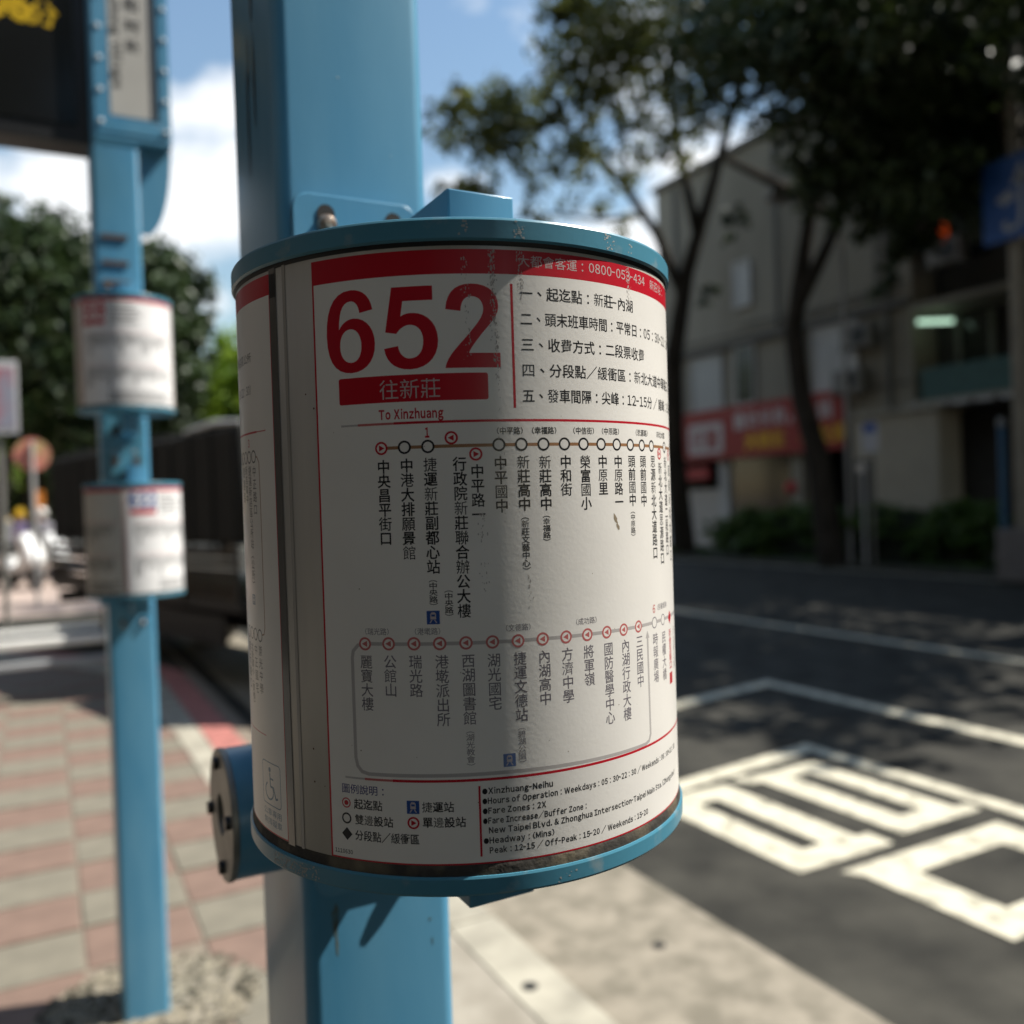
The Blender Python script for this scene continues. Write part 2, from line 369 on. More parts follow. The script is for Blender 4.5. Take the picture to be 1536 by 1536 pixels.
def near_posters(drum):
    Z0, Z1 = -187.3, 131.6
    p = Ink(); n = 150
    for s0, s1 in ((-71.0, 262.0),): p.rect(s0, s1, Z0, Z1)
    poster = p.build('route_poster', M['paper'], drum, 0.00022)
    poster['label'] = 'white bus route poster with large red 652 and station columns'
    L1, L2 = 0.00023, 0.00023
    names = {'band': ('ink_red', L1), 'red': ('ink_red', L1), 'redtop': ('ink_red', 0.00025), 'black': ('ink_black', 0.00025), 'dim': ('ink_dim', 0.00025),
             'white': ('ink_white', 0.00025), 'brown': ('ink_brown', L1), 'grey': ('ink_grey', 0.000228), 'pink': ('ink_pink', 0.00025), 'blue': ('ink_blue', L2),
             'navy': ('ink_navy', L2), 'paleblue': ('ink_paleblue', L2), 'mask': ('paper', 0.00024)}
    I = {k: Auto(poster, m_, l) for k, (m_, l) in names.items()}
    # red header and frame
    I['band'].named('header_band').rect(-71.0, 262.0, 119.0, Z1); I['band'].rect(-71.0, -69.9, Z0, 119.0); I['band'].rect(-69.9, 262.0, Z0, Z0 + .8)
    I['white'].text('大都會客運：', 42.2, 85.0, 126.2, 6.7, 0.0); I['white'].text('0800-053-434', 85.5, 137.5, 126.4, 6.9, 0.005)
    I['white'].text('新莊站：', 144.5, 173, 126.4, 6.2, 0.0)
    # route number
    for d, (a, b) in {'6': (-62.2, -33.7), '5': (-28.8, -0.3), '2': (3.0, 31.7)}.items():
        I['red'].named('route_digit').poly(*[[(a + x * (b - a), 70.7 + y * 43.2) for x, y in lp] for lp in DIG[d]])
    I['red'].poly(rrect(-55.6, 24.8, 54.2, 68.1, 1.2, 3))
    I['white'].text('往新莊', -32.5, 0.5, 60.6, 11.0, -0.004)
    I['red'].text('To Xinzhuang', -33.2, 1.5, 47.9, 6.4, 0.035)
    I['red'].rect(37.9, 39.3, 49.7, 114.1)
    for i, (t, e, e2) in enumerate((('一、起迄點：新莊-內湖', 122.6, 0), ('二、頭末班車時間：平常日：05:30~22:30', 190, 0), ('三、收費方式：二段票收費', 134.4, 0), ('四、分段點/緩衝區：新北大道中華路口', 184, 0), ('五、發車間隔：尖峰：12-15分 / 離峰：15-20分', 205, 0))):
        I['black'].text(t, 42.8, e, 109.4 - i * 13.36, 7.6, 0.014)
    # first separator, fading in from the left
    I['red'].rect(-25, 262, 42.6, 43.9); I['pink'].rect(-45, -25, 42.6, 43.8); I['grey'].rect(-55, -45, 42.7, 43.7)
    # upper line of stops
    I['brown'].rect(-31, 215, 29.75, 31.45)
    for i, s in enumerate((-19.7, -7.4, 29.4, 41.5, 53.9, 66.4, 78.7, 91.1, 103.5, 115.8, 128.1, 140.5, 165.0, 189.0, 201.0)):
        I['mask'].disc((s, 30.7), 3.1); I['black'].ring((s, 30.7), 3.5, 1.05)
    for s, z, d in ((-32.2, 30.6, 1), (4.8, 34.8, -1), (17.2, 26.1, 1), (153.0, 26.4, 1), (177.7, 26.4, 1)):
        I['mask'].disc((s, z), 3.0); arrow_stop(I['redtop'], (s, z), 3.3, d)
    I['red'].text('1', -8.9, -6.2, 37.9, 6.6, .04)
    for t, a, b in (('(中平路)', 28.3, 42.7), ('(幸福路)', 47.4, 61.9), ('(中信街)', 72.0, 86.4), ('(中原路)', 91.7, 105.9), ('(思源路)', 121.5, 135.8), ('(新北大道)', 148.6, 166.6)):
        I['black'].text(t, a, b, 37.8, 4.1, 0.018)
    for t, s, a, b in UP_COLS: I['black'].column(t, s, a, b, 7.3, 0.018)
    for t, s, a, b in UP_SMALL: I['black'].column(t, s, a, b, 4.6, 0.014)
    train(I['blue'], I['white'], -10.9, -54.3, 6.8)
    # lower loop of stops
    G = [(214, -73.6), (118, -73.0), (64, -72.2), (0, -71.5), (-45.2, -71.4), (-49.5, -72.4), (-52.4, -75.5), (-53.1, -79), (-53.0, -132), (-52, -136.5), (-49.5, -139.4), (-45.5, -140.4), (26.9, -140.2), (123, -141.6), (127, -140.5), (128.9, -137.0), (128.4, -80)]
    I['grey'].line(G, 1.9)
    I['grey'].raw([(126.2, -81), (130.6, -81), (128.4, -76.5)], [(0, 1, 2)])
    for s, z in ((-45.2, -71.5), (-31.8, -71.3), (-18.1, -71.3), (-4.6, -71.4), (9.0, -71.5), (22.8, -71.7), (36.4, -72.0), (50.1, -72.1), (63.9, -72.3), (77.5, -72.5), (91.3, -72.7), (104.9, -73.0), (118.8, -73.0)):
        I['mask'].disc((s, z), 3.0); arrow_stop(I['pink'], (s, z), 3.35, -1)
    for s in (137.9, 151.4): I['mask'].disc((s, -73.3), 3.0); I['dim'].ring((s, -73.3), 3.4, .6)
    I['redtop'].poly([(162.8, -74), (166.6, -78.4), (170.4, -74), (166.6, -69.6)])
    for t, a, b in (('(瑞光路)', -45.0, -31.3), ('(港墘路)', -17.6, -3.9), ('(文德路)', 29.9, 43.7), ('(成功路)', 70.2, 84.3), ('(民權東路)', 142.5, 160.0)):
        I['dim'].text(t, a, b, -65.0, 4.0, 0.0)
    I['pink'].text('6', 135.6, 139.6, -65.2, 6.4, .02)
    for t, s, a, b in LO_COLS: I['dim'].column(t, s, a, b, 7.3, 0.006)
    for t, s, a, b in LO_SMALL: I['dim'].column(t, s, a, b, 4.6, 0.0)
    I['redtop'].column('新台五路口', 166.6, -81.0, -106.0, 6.8, 0.03); I['redtop'].rect(163.0, 170.4, -115, -108)
    I['dim'].column('汐止區公所', 180.0, -81.0, -108.0, 6.8, 0.0)
    train(I['paleblue'], I['white'], 26.6, -130.7, 6.6)
    # second separator
    I['red'].rect(-32, 262, -143.9, -142.5); I['pink'].rect(-48, -32, -143.8, -142.6); I['grey'].rect(-60, -48, -143.7, -142.7)
    # key
    I['navy'].text('圖例說明：', -62.8, -35.0, -149.3, 5.4, .008)
    I['redtop'].ring((-60.0, -157.0), 2.75, .65); I['redtop'].disc((-60.0, -157.0), 1.35)
    I['black'].text('起迄點', -55.3, -38.2, -157.1, 5.8, .018)
    I['black'].ring((-60.1, -165.3), 3.0, .9); I['black'].text('雙邊設站', -55.0, -32.4, -165.4, 5.8, .018)
    I['black'].raw([(-63.4, -173.7), (-60.1, -177.2), (-56.8, -173.7), (-60.1, -170.2)], [(0, 1, 2, 3)])
    I['black'].text('分段點/緩衝區', -55.2, -18.4, -173.8, 5.8, .016)
    train(I['blue'], I['white'], -24.8, -153.4, 6.7); I['black'].text('捷運站', -16.8, .3, -156.8, 5.8, .018)
    arrow_stop(I['redtop'], (-21.5, -165.1), 3.1, 1); I['black'].text('單邊設站', -16.8, 6.2, -164.8, 5.8, .018)
    I['black'].text('1110630', -68.4, -56.8, -183.4, 2.9, .02)
    I['red'].rect(13.0, 14.1, -183.4, -146.4)
    for t, a, e, z in (('●Xinzhuang-Neihu', 14.8, 53.6, -149.3), ('●Hours of Operation：Weekdays：05:30~22:30 / Weekends：06:00~22:30', 14.8, 170.5, -154.5), ('●Fare Zones：2X', 14.8, 49.4, -159.7),
                       ('●Fare Increase/Buffer Zone：', 14.8, 75.0, -164.9), ('New Taipei Blvd. & Zhonghua Intersection-Taipei Main Sta. (Zhongxiao)', 17.6, 168.0, -170.0),
                       ('●Headway：(Mins)', 14.8, 53.6, -175.3), ('Peak：12-15 / Off-Peak：15-20 / Weekends：15-20', 17.7, 123.5, -180.5)):
        I['black'].text(t, a, e, z, 4.1, .032)
    # dried tape residue running down the front from the rim
    sc_ = Ink()
    for s0, zt, zb, wd, cnt in ((14, 128, 74, 3.0, 70), (28.5, 131, 66, 2.6, 230), (43.5, 131, 104, 2.6, 60), (30, 66, -10, 2.0, 30), (118, 131, 108, 3.4, 60), (19, -5, -45, 3.5, 50), (44, -38, -60, 2.0, 20)):
        for _ in range(cnt):
            t = random.random() ** 1.5; z = zt + (zb - zt) * t; s = s0 + random.gauss(0, wd * .33) + (z - zt) * -.02; r = random.uniform(.12, .5)
            a0 = random.uniform(0, 6); k = random.choice((4, 5, 6)); st = random.uniform(1, 2.4)
            sc_.raw([(s + r * math.cos(a0 + 6.283 * i / k) * random.uniform(.5, 1), z + st * r * math.sin(a0 + 6.283 * i / k)) for i in range(k)], [tuple(range(k))])
    o = sc_.build('tape_residue', M['scuff'], poster, 0.00026); o['kind'] = 'stuff'
    dr = Ink()
    for s, z, r in ((100.5, -10.5, 1.1), (102.6, -15.0, .8), (101.8, -12.5, .5)):
        dr.raw([(s + r * 2 * math.cos(x * .785 + .6) * random.uniform(.5, 1), z + r * 3 * math.sin(x * .785) * random.uniform(.6, 1)) for x in range(8)], [tuple(range(8))])
    for _ in range(26):
        s = random.uniform(-60, 150); z = random.uniform(-180, 60); r = random.uniform(.15, .4)
        dr.disc((s, z), r, 6)
    dr.build('dirt_fleck', mat('dirt', (0.25, 0.2, 0.13), .8), poster, 0.00026)
    # second poster, edge just coming round the left side
    p = Ink(); p.rect(-330, -106.6, -187.3, 131.6)
    q = p.build('route_poster', M['paper'], drum, 0.00022); q['label'] = 'second poster wrapped round the left side with wheelchair symbol'
    J = {k: Auto(q, m_, l) for k, (m_, l) in {'red': ('ink_red', L1), 'black': ('ink_black', 0.00025), 'brown': ('ink_brown', L1), 'mask': ('paper', 0.00024), 'blue': ('ink_tealblue', L2), 'pink': ('ink_pink', L2)}.items()}
    J['red'].rect(-330, -106.6, 120.2, 131.6); J['red'].rect(-107.2, -106.6, -187.3, 120.2); J['red'].rect(-330, -107.2, -187.3, -186.5)
    J['black'].text('緩衝區：捷運新店區公所', -212, -132.6, 89.0, 6.2, 0); J['black'].text('平日：(05:30-22:30)', -200, -134.6, 70.4, 7.0, 0)
    J['red'].text('3', -144.4, -140.8, 39.6, 6.2, .02); J['red'].rect(-330, -128, 44.8, 45.9); J['pink'].rect(-128, -116, 45.0, 45.7)
    J['brown'].line([(-134, 31.5), (-129, 31.0), (-126.2, 27.5), (-125.9, 8), (-126.1, -68), (-127.6, -72), (-134, -73.4), (-200, -73.4)], .8); J['brown'].rect(-200, -134, 31.1, 31.9)
    for i in range(7):
        for z in (31.4, -73.4):
            J['mask'].disc((-134.4 - 8.3 * i, z), 3.3); J['black'].ring((-134.4 - 8.3 * i, z), 3.8, .8)
    for t, s, z0, z1 in (('中正路口', -134.2, 26.3, -3.2), ('捷運新店區公所站︵公所︶', -142.6, 26.4, -47.5), ('新店高中', -151.0, 26.6, 4), ('建國路', -159, 26.6, 4), ('崇光中學', -134.6, -78.7, -108.4), ('中正國宅', -143.2, -79, -109.2), ('北新國小︵寶橋︶', -151.8, -79.5, -119), ('寶元路口', -160, -79, -109)):
        J['black'].column(t, s, z0, z1, 6.2, 0.0)
    train(J['blue'], J['mask'], -146.6, -49.8, 6.0)
    J['red'].line([(-200, -132.0), (-130, -131.2)], .5)
    # wheelchair symbol in a rounded square
    a, b, t_, u_ = -138.0, -113.4, -146.4, -171.2
    for lp in (rrect(a, b, u_, t_, 2.4, 4),): J['blue'].named('wheelchair_frame').line(lp + [lp[0]], .55)
    c = (a + b) / 2
    J['blue'].disc((c - 1.2, -150.6), 1.5, 14); J['blue'].named('wheelchair_symbol').line([(c - 1.1, -152.5), (c - .6, -160.2), (c + 3.6, -160.4), (c + 6.2, -166.5), (c + 8.4, -165.8)], 1.2)
    J['blue'].named('wheelchair_symbol').line([(c - .9, -155.6), (c + 3.4, -155.8)], 1.0)
    J['blue'].named('wheelchair_symbol').line([(c - 2.4 + 5.6 * math.cos(R_(t)), -163.2 + 4.9 * math.sin(R_(t))) for t in range(120, 400, 14)], 1.0)
    J['blue'].text('公車專用', -137.6, -112.8, -175.6, 4.6, 0); J['blue'].text('無障礙車', -137.6, -112.8, -181.2, 4.6, 0)

def far_posters(drum, edges, number, color):
    for (s0, s1, num) in edges:
        p = Ink(); p.rect(s0, s1, -187, 132); q = p.build('route_poster', M['paper_new'] if num else M['paper_old'], drum, 0.0003)
        I = Ink(); I.rect(s0, s1, 122, 132); I.rect(s0, s0 + 1.5, -187, 122); I.rect(s1 - 1.5, s1, -187, 122)
        K = Ink(); D = Ink()
        if num:
            (K if color != 'red' else I).text(number, s0 + 8, s0 + 92, 95, 54, .07)
            I.rect(s0 + 12, s0 + 88, 50, 66)
            w0 = s0 + 100
            for i in range(5): D.rect(w0, min(w0 + 70 + 12 * ((i * 7) % 3), s1 - 8), 103 - i * 12, 107 - i * 12)
        for z, cols_, seed in ((28, 17, 3), (-72, 17, 5)):
            I.rect(s0 + 20, s1 - 12, z + 1, z + 2.2)
            rr = random.Random(seed)
            n = int((s1 - s0 - 40) / 12)
            for i in range(n):
                t = ''.join(rr.choice('中平新莊國路高湖光大學站文') for _ in range(rr.choice((3, 4, 4, 5, 7))))
                D.column(t, s0 + 26 + 12 * i, z - 5, z - 5 - 8.5 * len(t), 8.6, .04)
        for i in range(5): D.rect(s0 + 90, s1 - 10 - 18 * (i % 3), -152.6 - i * 7, -149.8 - i * 7)
        I.build('red_lettering', M['ink_red'], q, .00036); K.build('route_number', M['ink_blue'], q, .0004); D.build('lettering', M['ink_black'], q, .0004)
        for ch in q.children: ch['kind'] = 'stuff'

# ------------------------------------------------------------ drum
def make_drum(loc, label, tilt=None, sc_=1.0):
    d = thing('route_drum', loc, label, 'bus route sign')
    if tilt: d.matrix_world = Matrix.Translation(loc) @ Vector((0, 0, 1)).rotation_difference(Vector(tilt).normalized()).to_matrix().to_4x4() @ Matrix.Rotation(YAW, 4, 'Z')
    top, bot = .1357, -.1936
    if sc_ != 1.0: d.scale = (sc_,) * 3
    MB().lathe([(DR - .0004, bot), (DR, bot + .001), (DR, top - .001), (DR - .0004, top)], seg=256, close=False).build('drum_skin', M['drumskin'], d, smooth=True)
    for nm, z0, z1 in (('top_cover', .1357, .1480), ('base_cover', -.2037, -.1930)):
        h = z1 - z0; Rr = .1424
        if nm == 'top_cover': prof = [(DR - .004, z0 + .0006), (Rr - .001, z0), (Rr, z0 + .0012), (Rr, z1 - .0018), (Rr - .0006, z1 - .0006), (Rr - .002, z1), (.0, z1)]
        else: prof = [(.0, z0), (Rr - .002, z0), (Rr - .0006, z0 + .0006), (Rr, z0 + .0018), (Rr, z1 - .0012), (Rr - .0005, z1), (DR - .004, z1)]
        MB().lathe(prof, seg=224, close=False).build(nm, M['blue_worn'], d, smooth=True).data.set_sharp_from_angle(angle=R_(9))
    MB().lathe([(DR + .0012, bot), (DR + .0009, bot + .003), (DR + .0003, bot + .0058), (DR + .0001, bot + .0062)], seg=224, close=False).build('grime_band', M['grime'], d, smooth=True)
    MB().lathe([(DR + .0001, top - .0022), (DR + .0006, top - .001), (DR + .001, top + .001)], seg=224, close=False).build('rim_shade_ring', M['black'], d, smooth=True)  # black ring painting in the shade under the top cover
    # bracket arms reaching back to the post, upper and lower
    for z0, z1 in ((.1475, .2010), (-.2620, -.2034)):
        MB().prism(rrect(-.0145, .0335, -.0275, .1920, .0015, 2), z0, z1).build('bracket_arm', M['blue'], d, bevel=.0008)
    for z0, z1 in ((.165, .262), (-.330, -.225)):
        pl = MB().prism(rrect(-.058, .052, z0, z1, .014, 6), .1862, .1922, axis='y').build('mounting_plate', M['blue'], d, bevel=.0008)
        zz = z1 - .020 if z0 > 0 else z0 + .022
        for x in (-.030, .030):
            s_ = [(x + .0075 * math.cos(R_(t)), zz + .004 + .0075 * math.sin(R_(t))) for t in range(0, 181, 15)] + [(x + .0075 * math.cos(R_(t)), zz - .006 + .0075 * math.sin(R_(t))) for t in range(180, 361, 15)]
            MB().prism(s_, .1852, .1860, axis='y').build('slot', M['dark'], pl)
            b = MB().lathe([(.0, .010), (.004, .0095), (.0075, .006), (.009, .001), (.009, .0)], seg=20, close=False).build('bolt', M['bolt'], pl, smooth=True)
            b.location = (x, .1852, zz - .006); b.rotation_euler = (R_(90), 0, 0)
    return d

DZ = EYE
drum1 = make_drum(W(.5414, .2483, DZ), 'cylindrical route sign for bus 652 on blue brackets, sharp in the foreground', (.003, -.0065, 1))
near_posters(drum1)
# clear plastic seam beside the poster gap
I = Ink(); I.rect(-106.2, -100.0, -193, 134.0); I.build('seam_strip', M['seam'], drum1, .0004)
I = Ink(); I.rect(-94.0, -91.6, -193, 134.0); I.build('seam_strip', mat('seam_edge', (.40, .37, .33), .25, var=.1), drum1, .0003)
I = Ink(); I.rect(-106.2, -100.0, 118, 131.0); I.build('header_stub', M['ink_black'], drum1, .00045)
I = Ink()
for s, z in ((-81.5, -130.5), (-81.4, -148.5), (-86, 134), (-74, -150), (-78, 62), (-72.5, 54)): I.disc((s, z), random.uniform(.3, .6), 8)
I.build('rust_fleck', M['rust'], drum1, .0004)

# ------------------------------------------------------------ front post
post = thing('bus_stop_pole', W(.8215, .2485, 0), 'square blue bus stop post carrying the 652 drum, nearest the camera', 'pole', 'blue bus stop posts')
MB().prism(rrect(-.0675, .0675, -.0875, .0875, .013, 6), 0, 3.6).build('post_tube', M['blue'], post, smooth=True)
MB().box(-.12, .12, -.14, .14, 0, .012).build('base_plate', M['blue'], post, bevel=.002)
# conduit box low on the left face with a round flange
cp = MB().cyl((-.112, 0, EYE - .272), .0575, .045, 'x', 64).build('conduit_hub', M['blue'], post, smooth=True)
MB().lathe([(.0185, 0), (.0575, 0), (.0585, .0012), (.0585, .0048), (.0575, .006), (.0185, .006), (.0185, 0)], seg=64, close=False).build('flange', M['steel'], cp, smooth=True)
fl = cp.children[0]; fl.rotation_euler = (0, R_(-90), 0); fl.location = (-.112, 0, EYE - .272)
MB().cyl((-.1128, 0, EYE - .272), .0182, .0012, 'x', 32).build('flange_plug', mat('plug_steel', (.40, .36, .28), .5, metal=.5, color2=(.12, .10, .07), vscale=60), cp, smooth=True)
for ang in (82, 172, -8, -98):
    y, z = .0455 * math.cos(R_(ang)), .0455 * math.sin(R_(ang))
    MB().cyl((-.1225, y, EYE - .272 + z), .0058, .006, 'x', 12).build('screw', M['black'], cp)
# drips and specks on the paint
ms = MB()
for _ in range(26):
    x = random.uniform(-.055, .055); z = random.uniform(EYE - 1.0, EYE + .9); r = random.uniform(.0004, .0012)
    ms.cyl((x, -.0878, z), r, .0006, 'y', 6)
ms.build('paint_chip', mat('chip', (.45, .55, .58), .6), post)['kind'] = 'stuff'

sk = MB(); rw = random.Random(8)
def shard(mb, y, z, ry, rz_, x=-.0681, k=9):
    p = [(y + ry * math.cos(6.283 * i / k) * rw.uniform(.4, 1), z + rz_ * math.sin(6.283 * i / k) * rw.uniform(.6, 1)) for i in range(k)]
    mb.add([(x, a_, b_) for a_, b_ in p], [tuple(range(k))[::-1]])
for y, z, ry, rz_ in ((-.012, .47, .007, .040), (-.016, .385, .005, .05), (.012, .36, .004, .06), (.006, .41, .003, .03)): shard(sk, y, EYE + z, ry, rz_)
sk.build('torn_sticker_mark', M['black'], post)['kind'] = 'stuff'
rs_ = MB()
for x, z, w, h in ((-.042, -.352, .005, .018), (-.041, -.366, .002, .026), (.044, -.372, .0016, .002), (.046, -.392, .0009, .005)):
    k = 10; p = [(x + w * math.cos(6.283 * i / k) * rw.uniform(.4, 1), EYE + z + h * math.sin(6.283 * i / k) * rw.uniform(.6, 1)) for i in range(k)]
    rs_.add([(a_, -.0877, b_) for a_, b_ in p], [tuple(range(k))])
rs_.build('rust_stain', mat('rust_stain', (.085, .20, .25), .7, color2=(.11, .12, .10), vscale=90), post)['kind'] = 'stuff'
def rim_marks(drum, spots, z0, z1, m_):
    q = Ink()
    for s_c, wd, cnt in spots:
        for _ in range(cnt):
            s_ = s_c + rw.uniform(-wd, wd); z = rw.uniform(z0 + 1, z1 - 1); r = rw.uniform(.25, 1.1); k = 6
            q.raw([(s_ + r * math.cos(6.283 * i / k) * rw.uniform(.4, 1), z + r * .8 * math.sin(6.283 * i / k) * rw.uniform(.4, 1)) for i in range(k)], [tuple(range(k))])
    q.build('sticker_residue', m_, drum, .00247)['kind'] = 'stuff'
RES = mat('pale_residue', (.34, .36, .35), .7)
rim_marks(drum1, ((14, 2.2, 14), (43, 3.0, 26), (100, 4, 30), (118, 2, 10)), 136.5, 147, RES)
rim_marks(drum1, ((-104, 16, 150), (-84, 6, 20), (60, 6, 8)), -203, -194, RES)
# ------------------------------------------------------------ second post with two drums, strip sign and display
post2 = thing('bus_stop_pole', W(3.05, .2300, 0), 'square blue bus stop post with two route drums, behind and left of the 652 sign', 'pole', 'blue bus stop posts')
MB().prism(rrect(-.0675, .0675, -.0875, .0875, .013, 6), 0, 4.2).build('post_tube', M['blue'], post2, smooth=True)
for z in (.855, .775, .715): MB().box(-.046, .030, -.094, -.0885, EYE + z - .006, EYE + z + .006).build('strap', M['rust'], post2)
for zc in (.255, .165):
    pl = MB().prism(rrect(-.058, .056, EYE + zc - .042, EYE + zc + .042, .010, 4), -.096, -.0885, axis='y').build('joint_plate', M['blue_worn'], post2, bevel=.001)
    for x in (-.030, .030): MB().cyl((x, -.104, EYE + zc), .011, .008, 'y', 12).build('bolt', M['rust'], pl)
MB().box(-.09, .05, -.110, -.0885, EYE - .275, EYE - .21).build('joint_plate', M['blue'], post2, bevel=.001)
for x in (-.030, .022): MB().cyl((x, -.118, EYE - .255), .010, .008, 'y', 12).build('bolt', M['rust'], post2)
d2 = make_drum(W(2.790, .2250, EYE + .4815), 'upper drum on the back post, white poster with red route number', sc_=.925); far_posters(d2, ((-84, 230, 1), (-400, -100, 0)), '508', 'red')
d3 = make_drum(W(2.790, .2320, EYE - .048), 'lower drum on the back post, poster seam in front and blue route number', sc_=.925); far_posters(d3, ((34, 330, 1), (-300, 26, 0)), '622', 'blue')
# strip sign
ss = thing('stop_name_sign', W(2.83, .275, EYE + 1.12), 'tall narrow white stop name sign in a riveted blue frame', 'sign')
MB().box(-.105, .105, .0, .05, 0, 1.5).build('sign_box', M['blue'], ss, bevel=.002)
pn = MB().box(-.060, .066, -.006, .0, .055, 1.45).build('panel', mat('panel_white', (.50, .48, .43), .55, var=.05), ss)
for x0, x1, z0, z1 in ((-.105, -.066, 0, 1.5), (.072, .105, 0, 1.5), (-.066, .072, 0, .045)):
    MB().box(x0, x1, -.014, .0, z0, z1).build('frame', M['blue'], ss, bevel=.002)
for x in (-.088, .0905):
    for i in range(8):
        rv = MB().lathe([(.0, .005), (.005, .004), (.0078, 0)], seg=14, close=False).build('rivet', M['rivet'], ss, smooth=True); rv.location = (x, -.0142, .022 + i * .092 + (0 if x > 0 else .006)); rv.rotation_euler = (R_(90), 0, 0)
gl = MB()
for t, x, z, s in (('新', .006, .265, .044), ('村', .006, .325, .044), ('和', .006, .387, .044), ('中', .006, .449, .044)):
    vs, fs = glyph(t, .02); gl.add([(x + (a - .5) * s, -.0065, z + (b - .365) * s) for a, b in vs], fs)
xx = 0.0
for ch in 'Xinzhong Village':
    if ch == ' ': xx += .35; continue
    vs, fs = glyph(chr(ord(ch) + 0xFEE0), .02); lo = min(v[0] for v in vs); hi = max(v[0] for v in vs)
    gl.add([(-.050 + b * .033, -.0065, .460 - (a - lo + xx) * .033) for a, b in vs], fs); xx += hi - lo + .14
gl.build('lettering', M['ink_black'], pn)['kind'] = 'stuff'
gs = MB(); arc = [(.105, 0)] + [(.105 - .075 * (1 - math.cos(R_(t))) , -.28 * math.sin(R_(t))) for t in range(0, 91, 10)] + [(.012, -.28), (.012, 0)]
gs.prism(arc, .018, .030, axis='y').build('gusset', M['blue'], ss)
MB().box(-.105, .105, -.012, .052, -.018, -.002).build('bottom_rail', M['blue'], ss, bevel=.002)
# led display
ld = thing('led_display', W(2.85, .160, EYE + 1.085), 'black arrival display with amber dot lettering beside the back post', 'display')
MB().box(-.95, .0, .0, .12, 0, .62).build('display_box', M['black'], ld, bevel=.004)
MB().box(-.92, -.035, -.004, .0, .05, .59).build('screen', mat('screen', (.010, .010, .010), .16, coat=.5), ld)
dots = MB()
import itertools
def dot_text(t, x0, z0, s, off=.012, pitch=.0052):
    vs, fs = glyph(t, off)
    tris = [(vs[f[0]], vs[f[i]], vs[f[i + 1]]) for f in fs for i in range(1, len(f) - 1)]
    xs = [v[0] for v in vs]; ys = [v[1] for v in vs]; st = pitch / s
    x = min(xs)
    while x < max(xs):
        y = min(ys)
        while y < max(ys):
            for a, b, c in tris:
                d1 = (x - b[0]) * (a[1] - b[1]) - (a[0] - b[0]) * (y - b[1]); d2_ = (x - c[0]) * (b[1] - c[1]) - (b[0] - c[0]) * (y - c[1]); d3_ = (x - a[0]) * (c[1] - a[1]) - (c[0] - a[0]) * (y - a[1])
                if not ((d1 < 0 or d2_ < 0 or d3_ < 0) and (d1 > 0 or d2_ > 0 or d3_ > 0)):
                    X, Z = x0 + x * s, z0 + y * s; r = pitch * .36
                    dots.add([(X - r, -.0055, Z - r), (X + r, -.0055, Z - r), (X + r, -.0055, Z + r), (X - r, -.0055, Z + r)], [(0, 1, 2, 3)]); break
            y += st
        x += st
dot_text('分', -.150, .325, .078, .02); dot_text('06', -.262, .325, .125, .05)
dot_text('12', -.47, .325, .125, .05)
dots.build('amber_dots', mat('amber_led', (.6, .4, .0), .5, emit=(1.0, .62, .02), estr=.22), ld)

# ------------------------------------------------------------ ground
ROADZ = -.08
def sheet(name, a0, a1, b0, b1, z, m, kind='structure', th=.05, **kw):
    mb = MB()
    mb.box(b0, b1, a0, a1, z - th, z)
    o = mb.build(name, m); o.rotation_euler = (0, 0, YAW); o['kind'] = kind
    return o
g = MB().add([(-400, -60, ROADZ - .02), (400, -60, ROADZ - .02), (400, 600, ROADZ - .02), (-400, 600, ROADZ - .02)], [(0, 1, 2, 3)]).build('ground', mat('far_ground', (.10, .095, .085), .9, var=.3, vscale=.3)); g['kind'] = 'structure'; g.rotation_euler = (0, 0, YAW)
road = sheet('road', -8, 120, 1.30, 15.2, ROADZ, M['asphalt'])
walk = sheet('sidewalk', -3, 16, -3.4, 1.262, -.006, M['joint'], th=.12)
walk2 = sheet('far_sidewalk', 16, 60, -9, 1.262, .0, mat('far_paving', (.42, .33, .28), .85, var=.08, vscale=3), th=.12)
sheet('bounce_cut_pad', -3, 2.34, -3.4, .862, .004, M['asphalt'], th=.02)  # dark asphalt added out of view to cut ground bounce onto the drum
gut = sheet('gutter', -8, 26, 1.456, 2.235, ROADZ + .012, M['conc'], th=.03)
# tiles of the sidewalk, each one its own piece
tms = {}
tm_p = MB().prism(rrect(-.188, .188, -.168, .168, .004, 1), -.02, 0).mesh('tile', M['tile_pink']); tm_g = MB().prism(rrect(-.188, .188, -.168, .168, .004, 1), -.02, 0).mesh('tile', M['tile_grey'])
rt = random.Random(5); ntile = 0
for i in range(-3, 38):
    for j in range(-3, 3):
        a = 3.40 + .35 * i + .175 + .0; b = .075 + .39 * j + .195
        if b > .9 or b < -1.2 or (a > 9.2 and b + .18 > .77 - .40 * (a - 9.2) ** 1.3): continue
        pink = (i + j) % 2 == 0
        if (i, j) in ((-3, -1), (-2, -1), (-3, 0), (-2, 0), (-2, 1), (-3, 1), (-1, 0)): pass
        if -.12 < (b - .22) < .12 and abs(a - 3.05) < .3: continue
        o = link('tile', tm_p if pink else tm_g, walk); o.location = (b, a, rt.uniform(-.002, .002) + .001); o.rotation_euler = (rt.uniform(-.004, .004), rt.uniform(-.004, .004), 0)
        ntile += 1
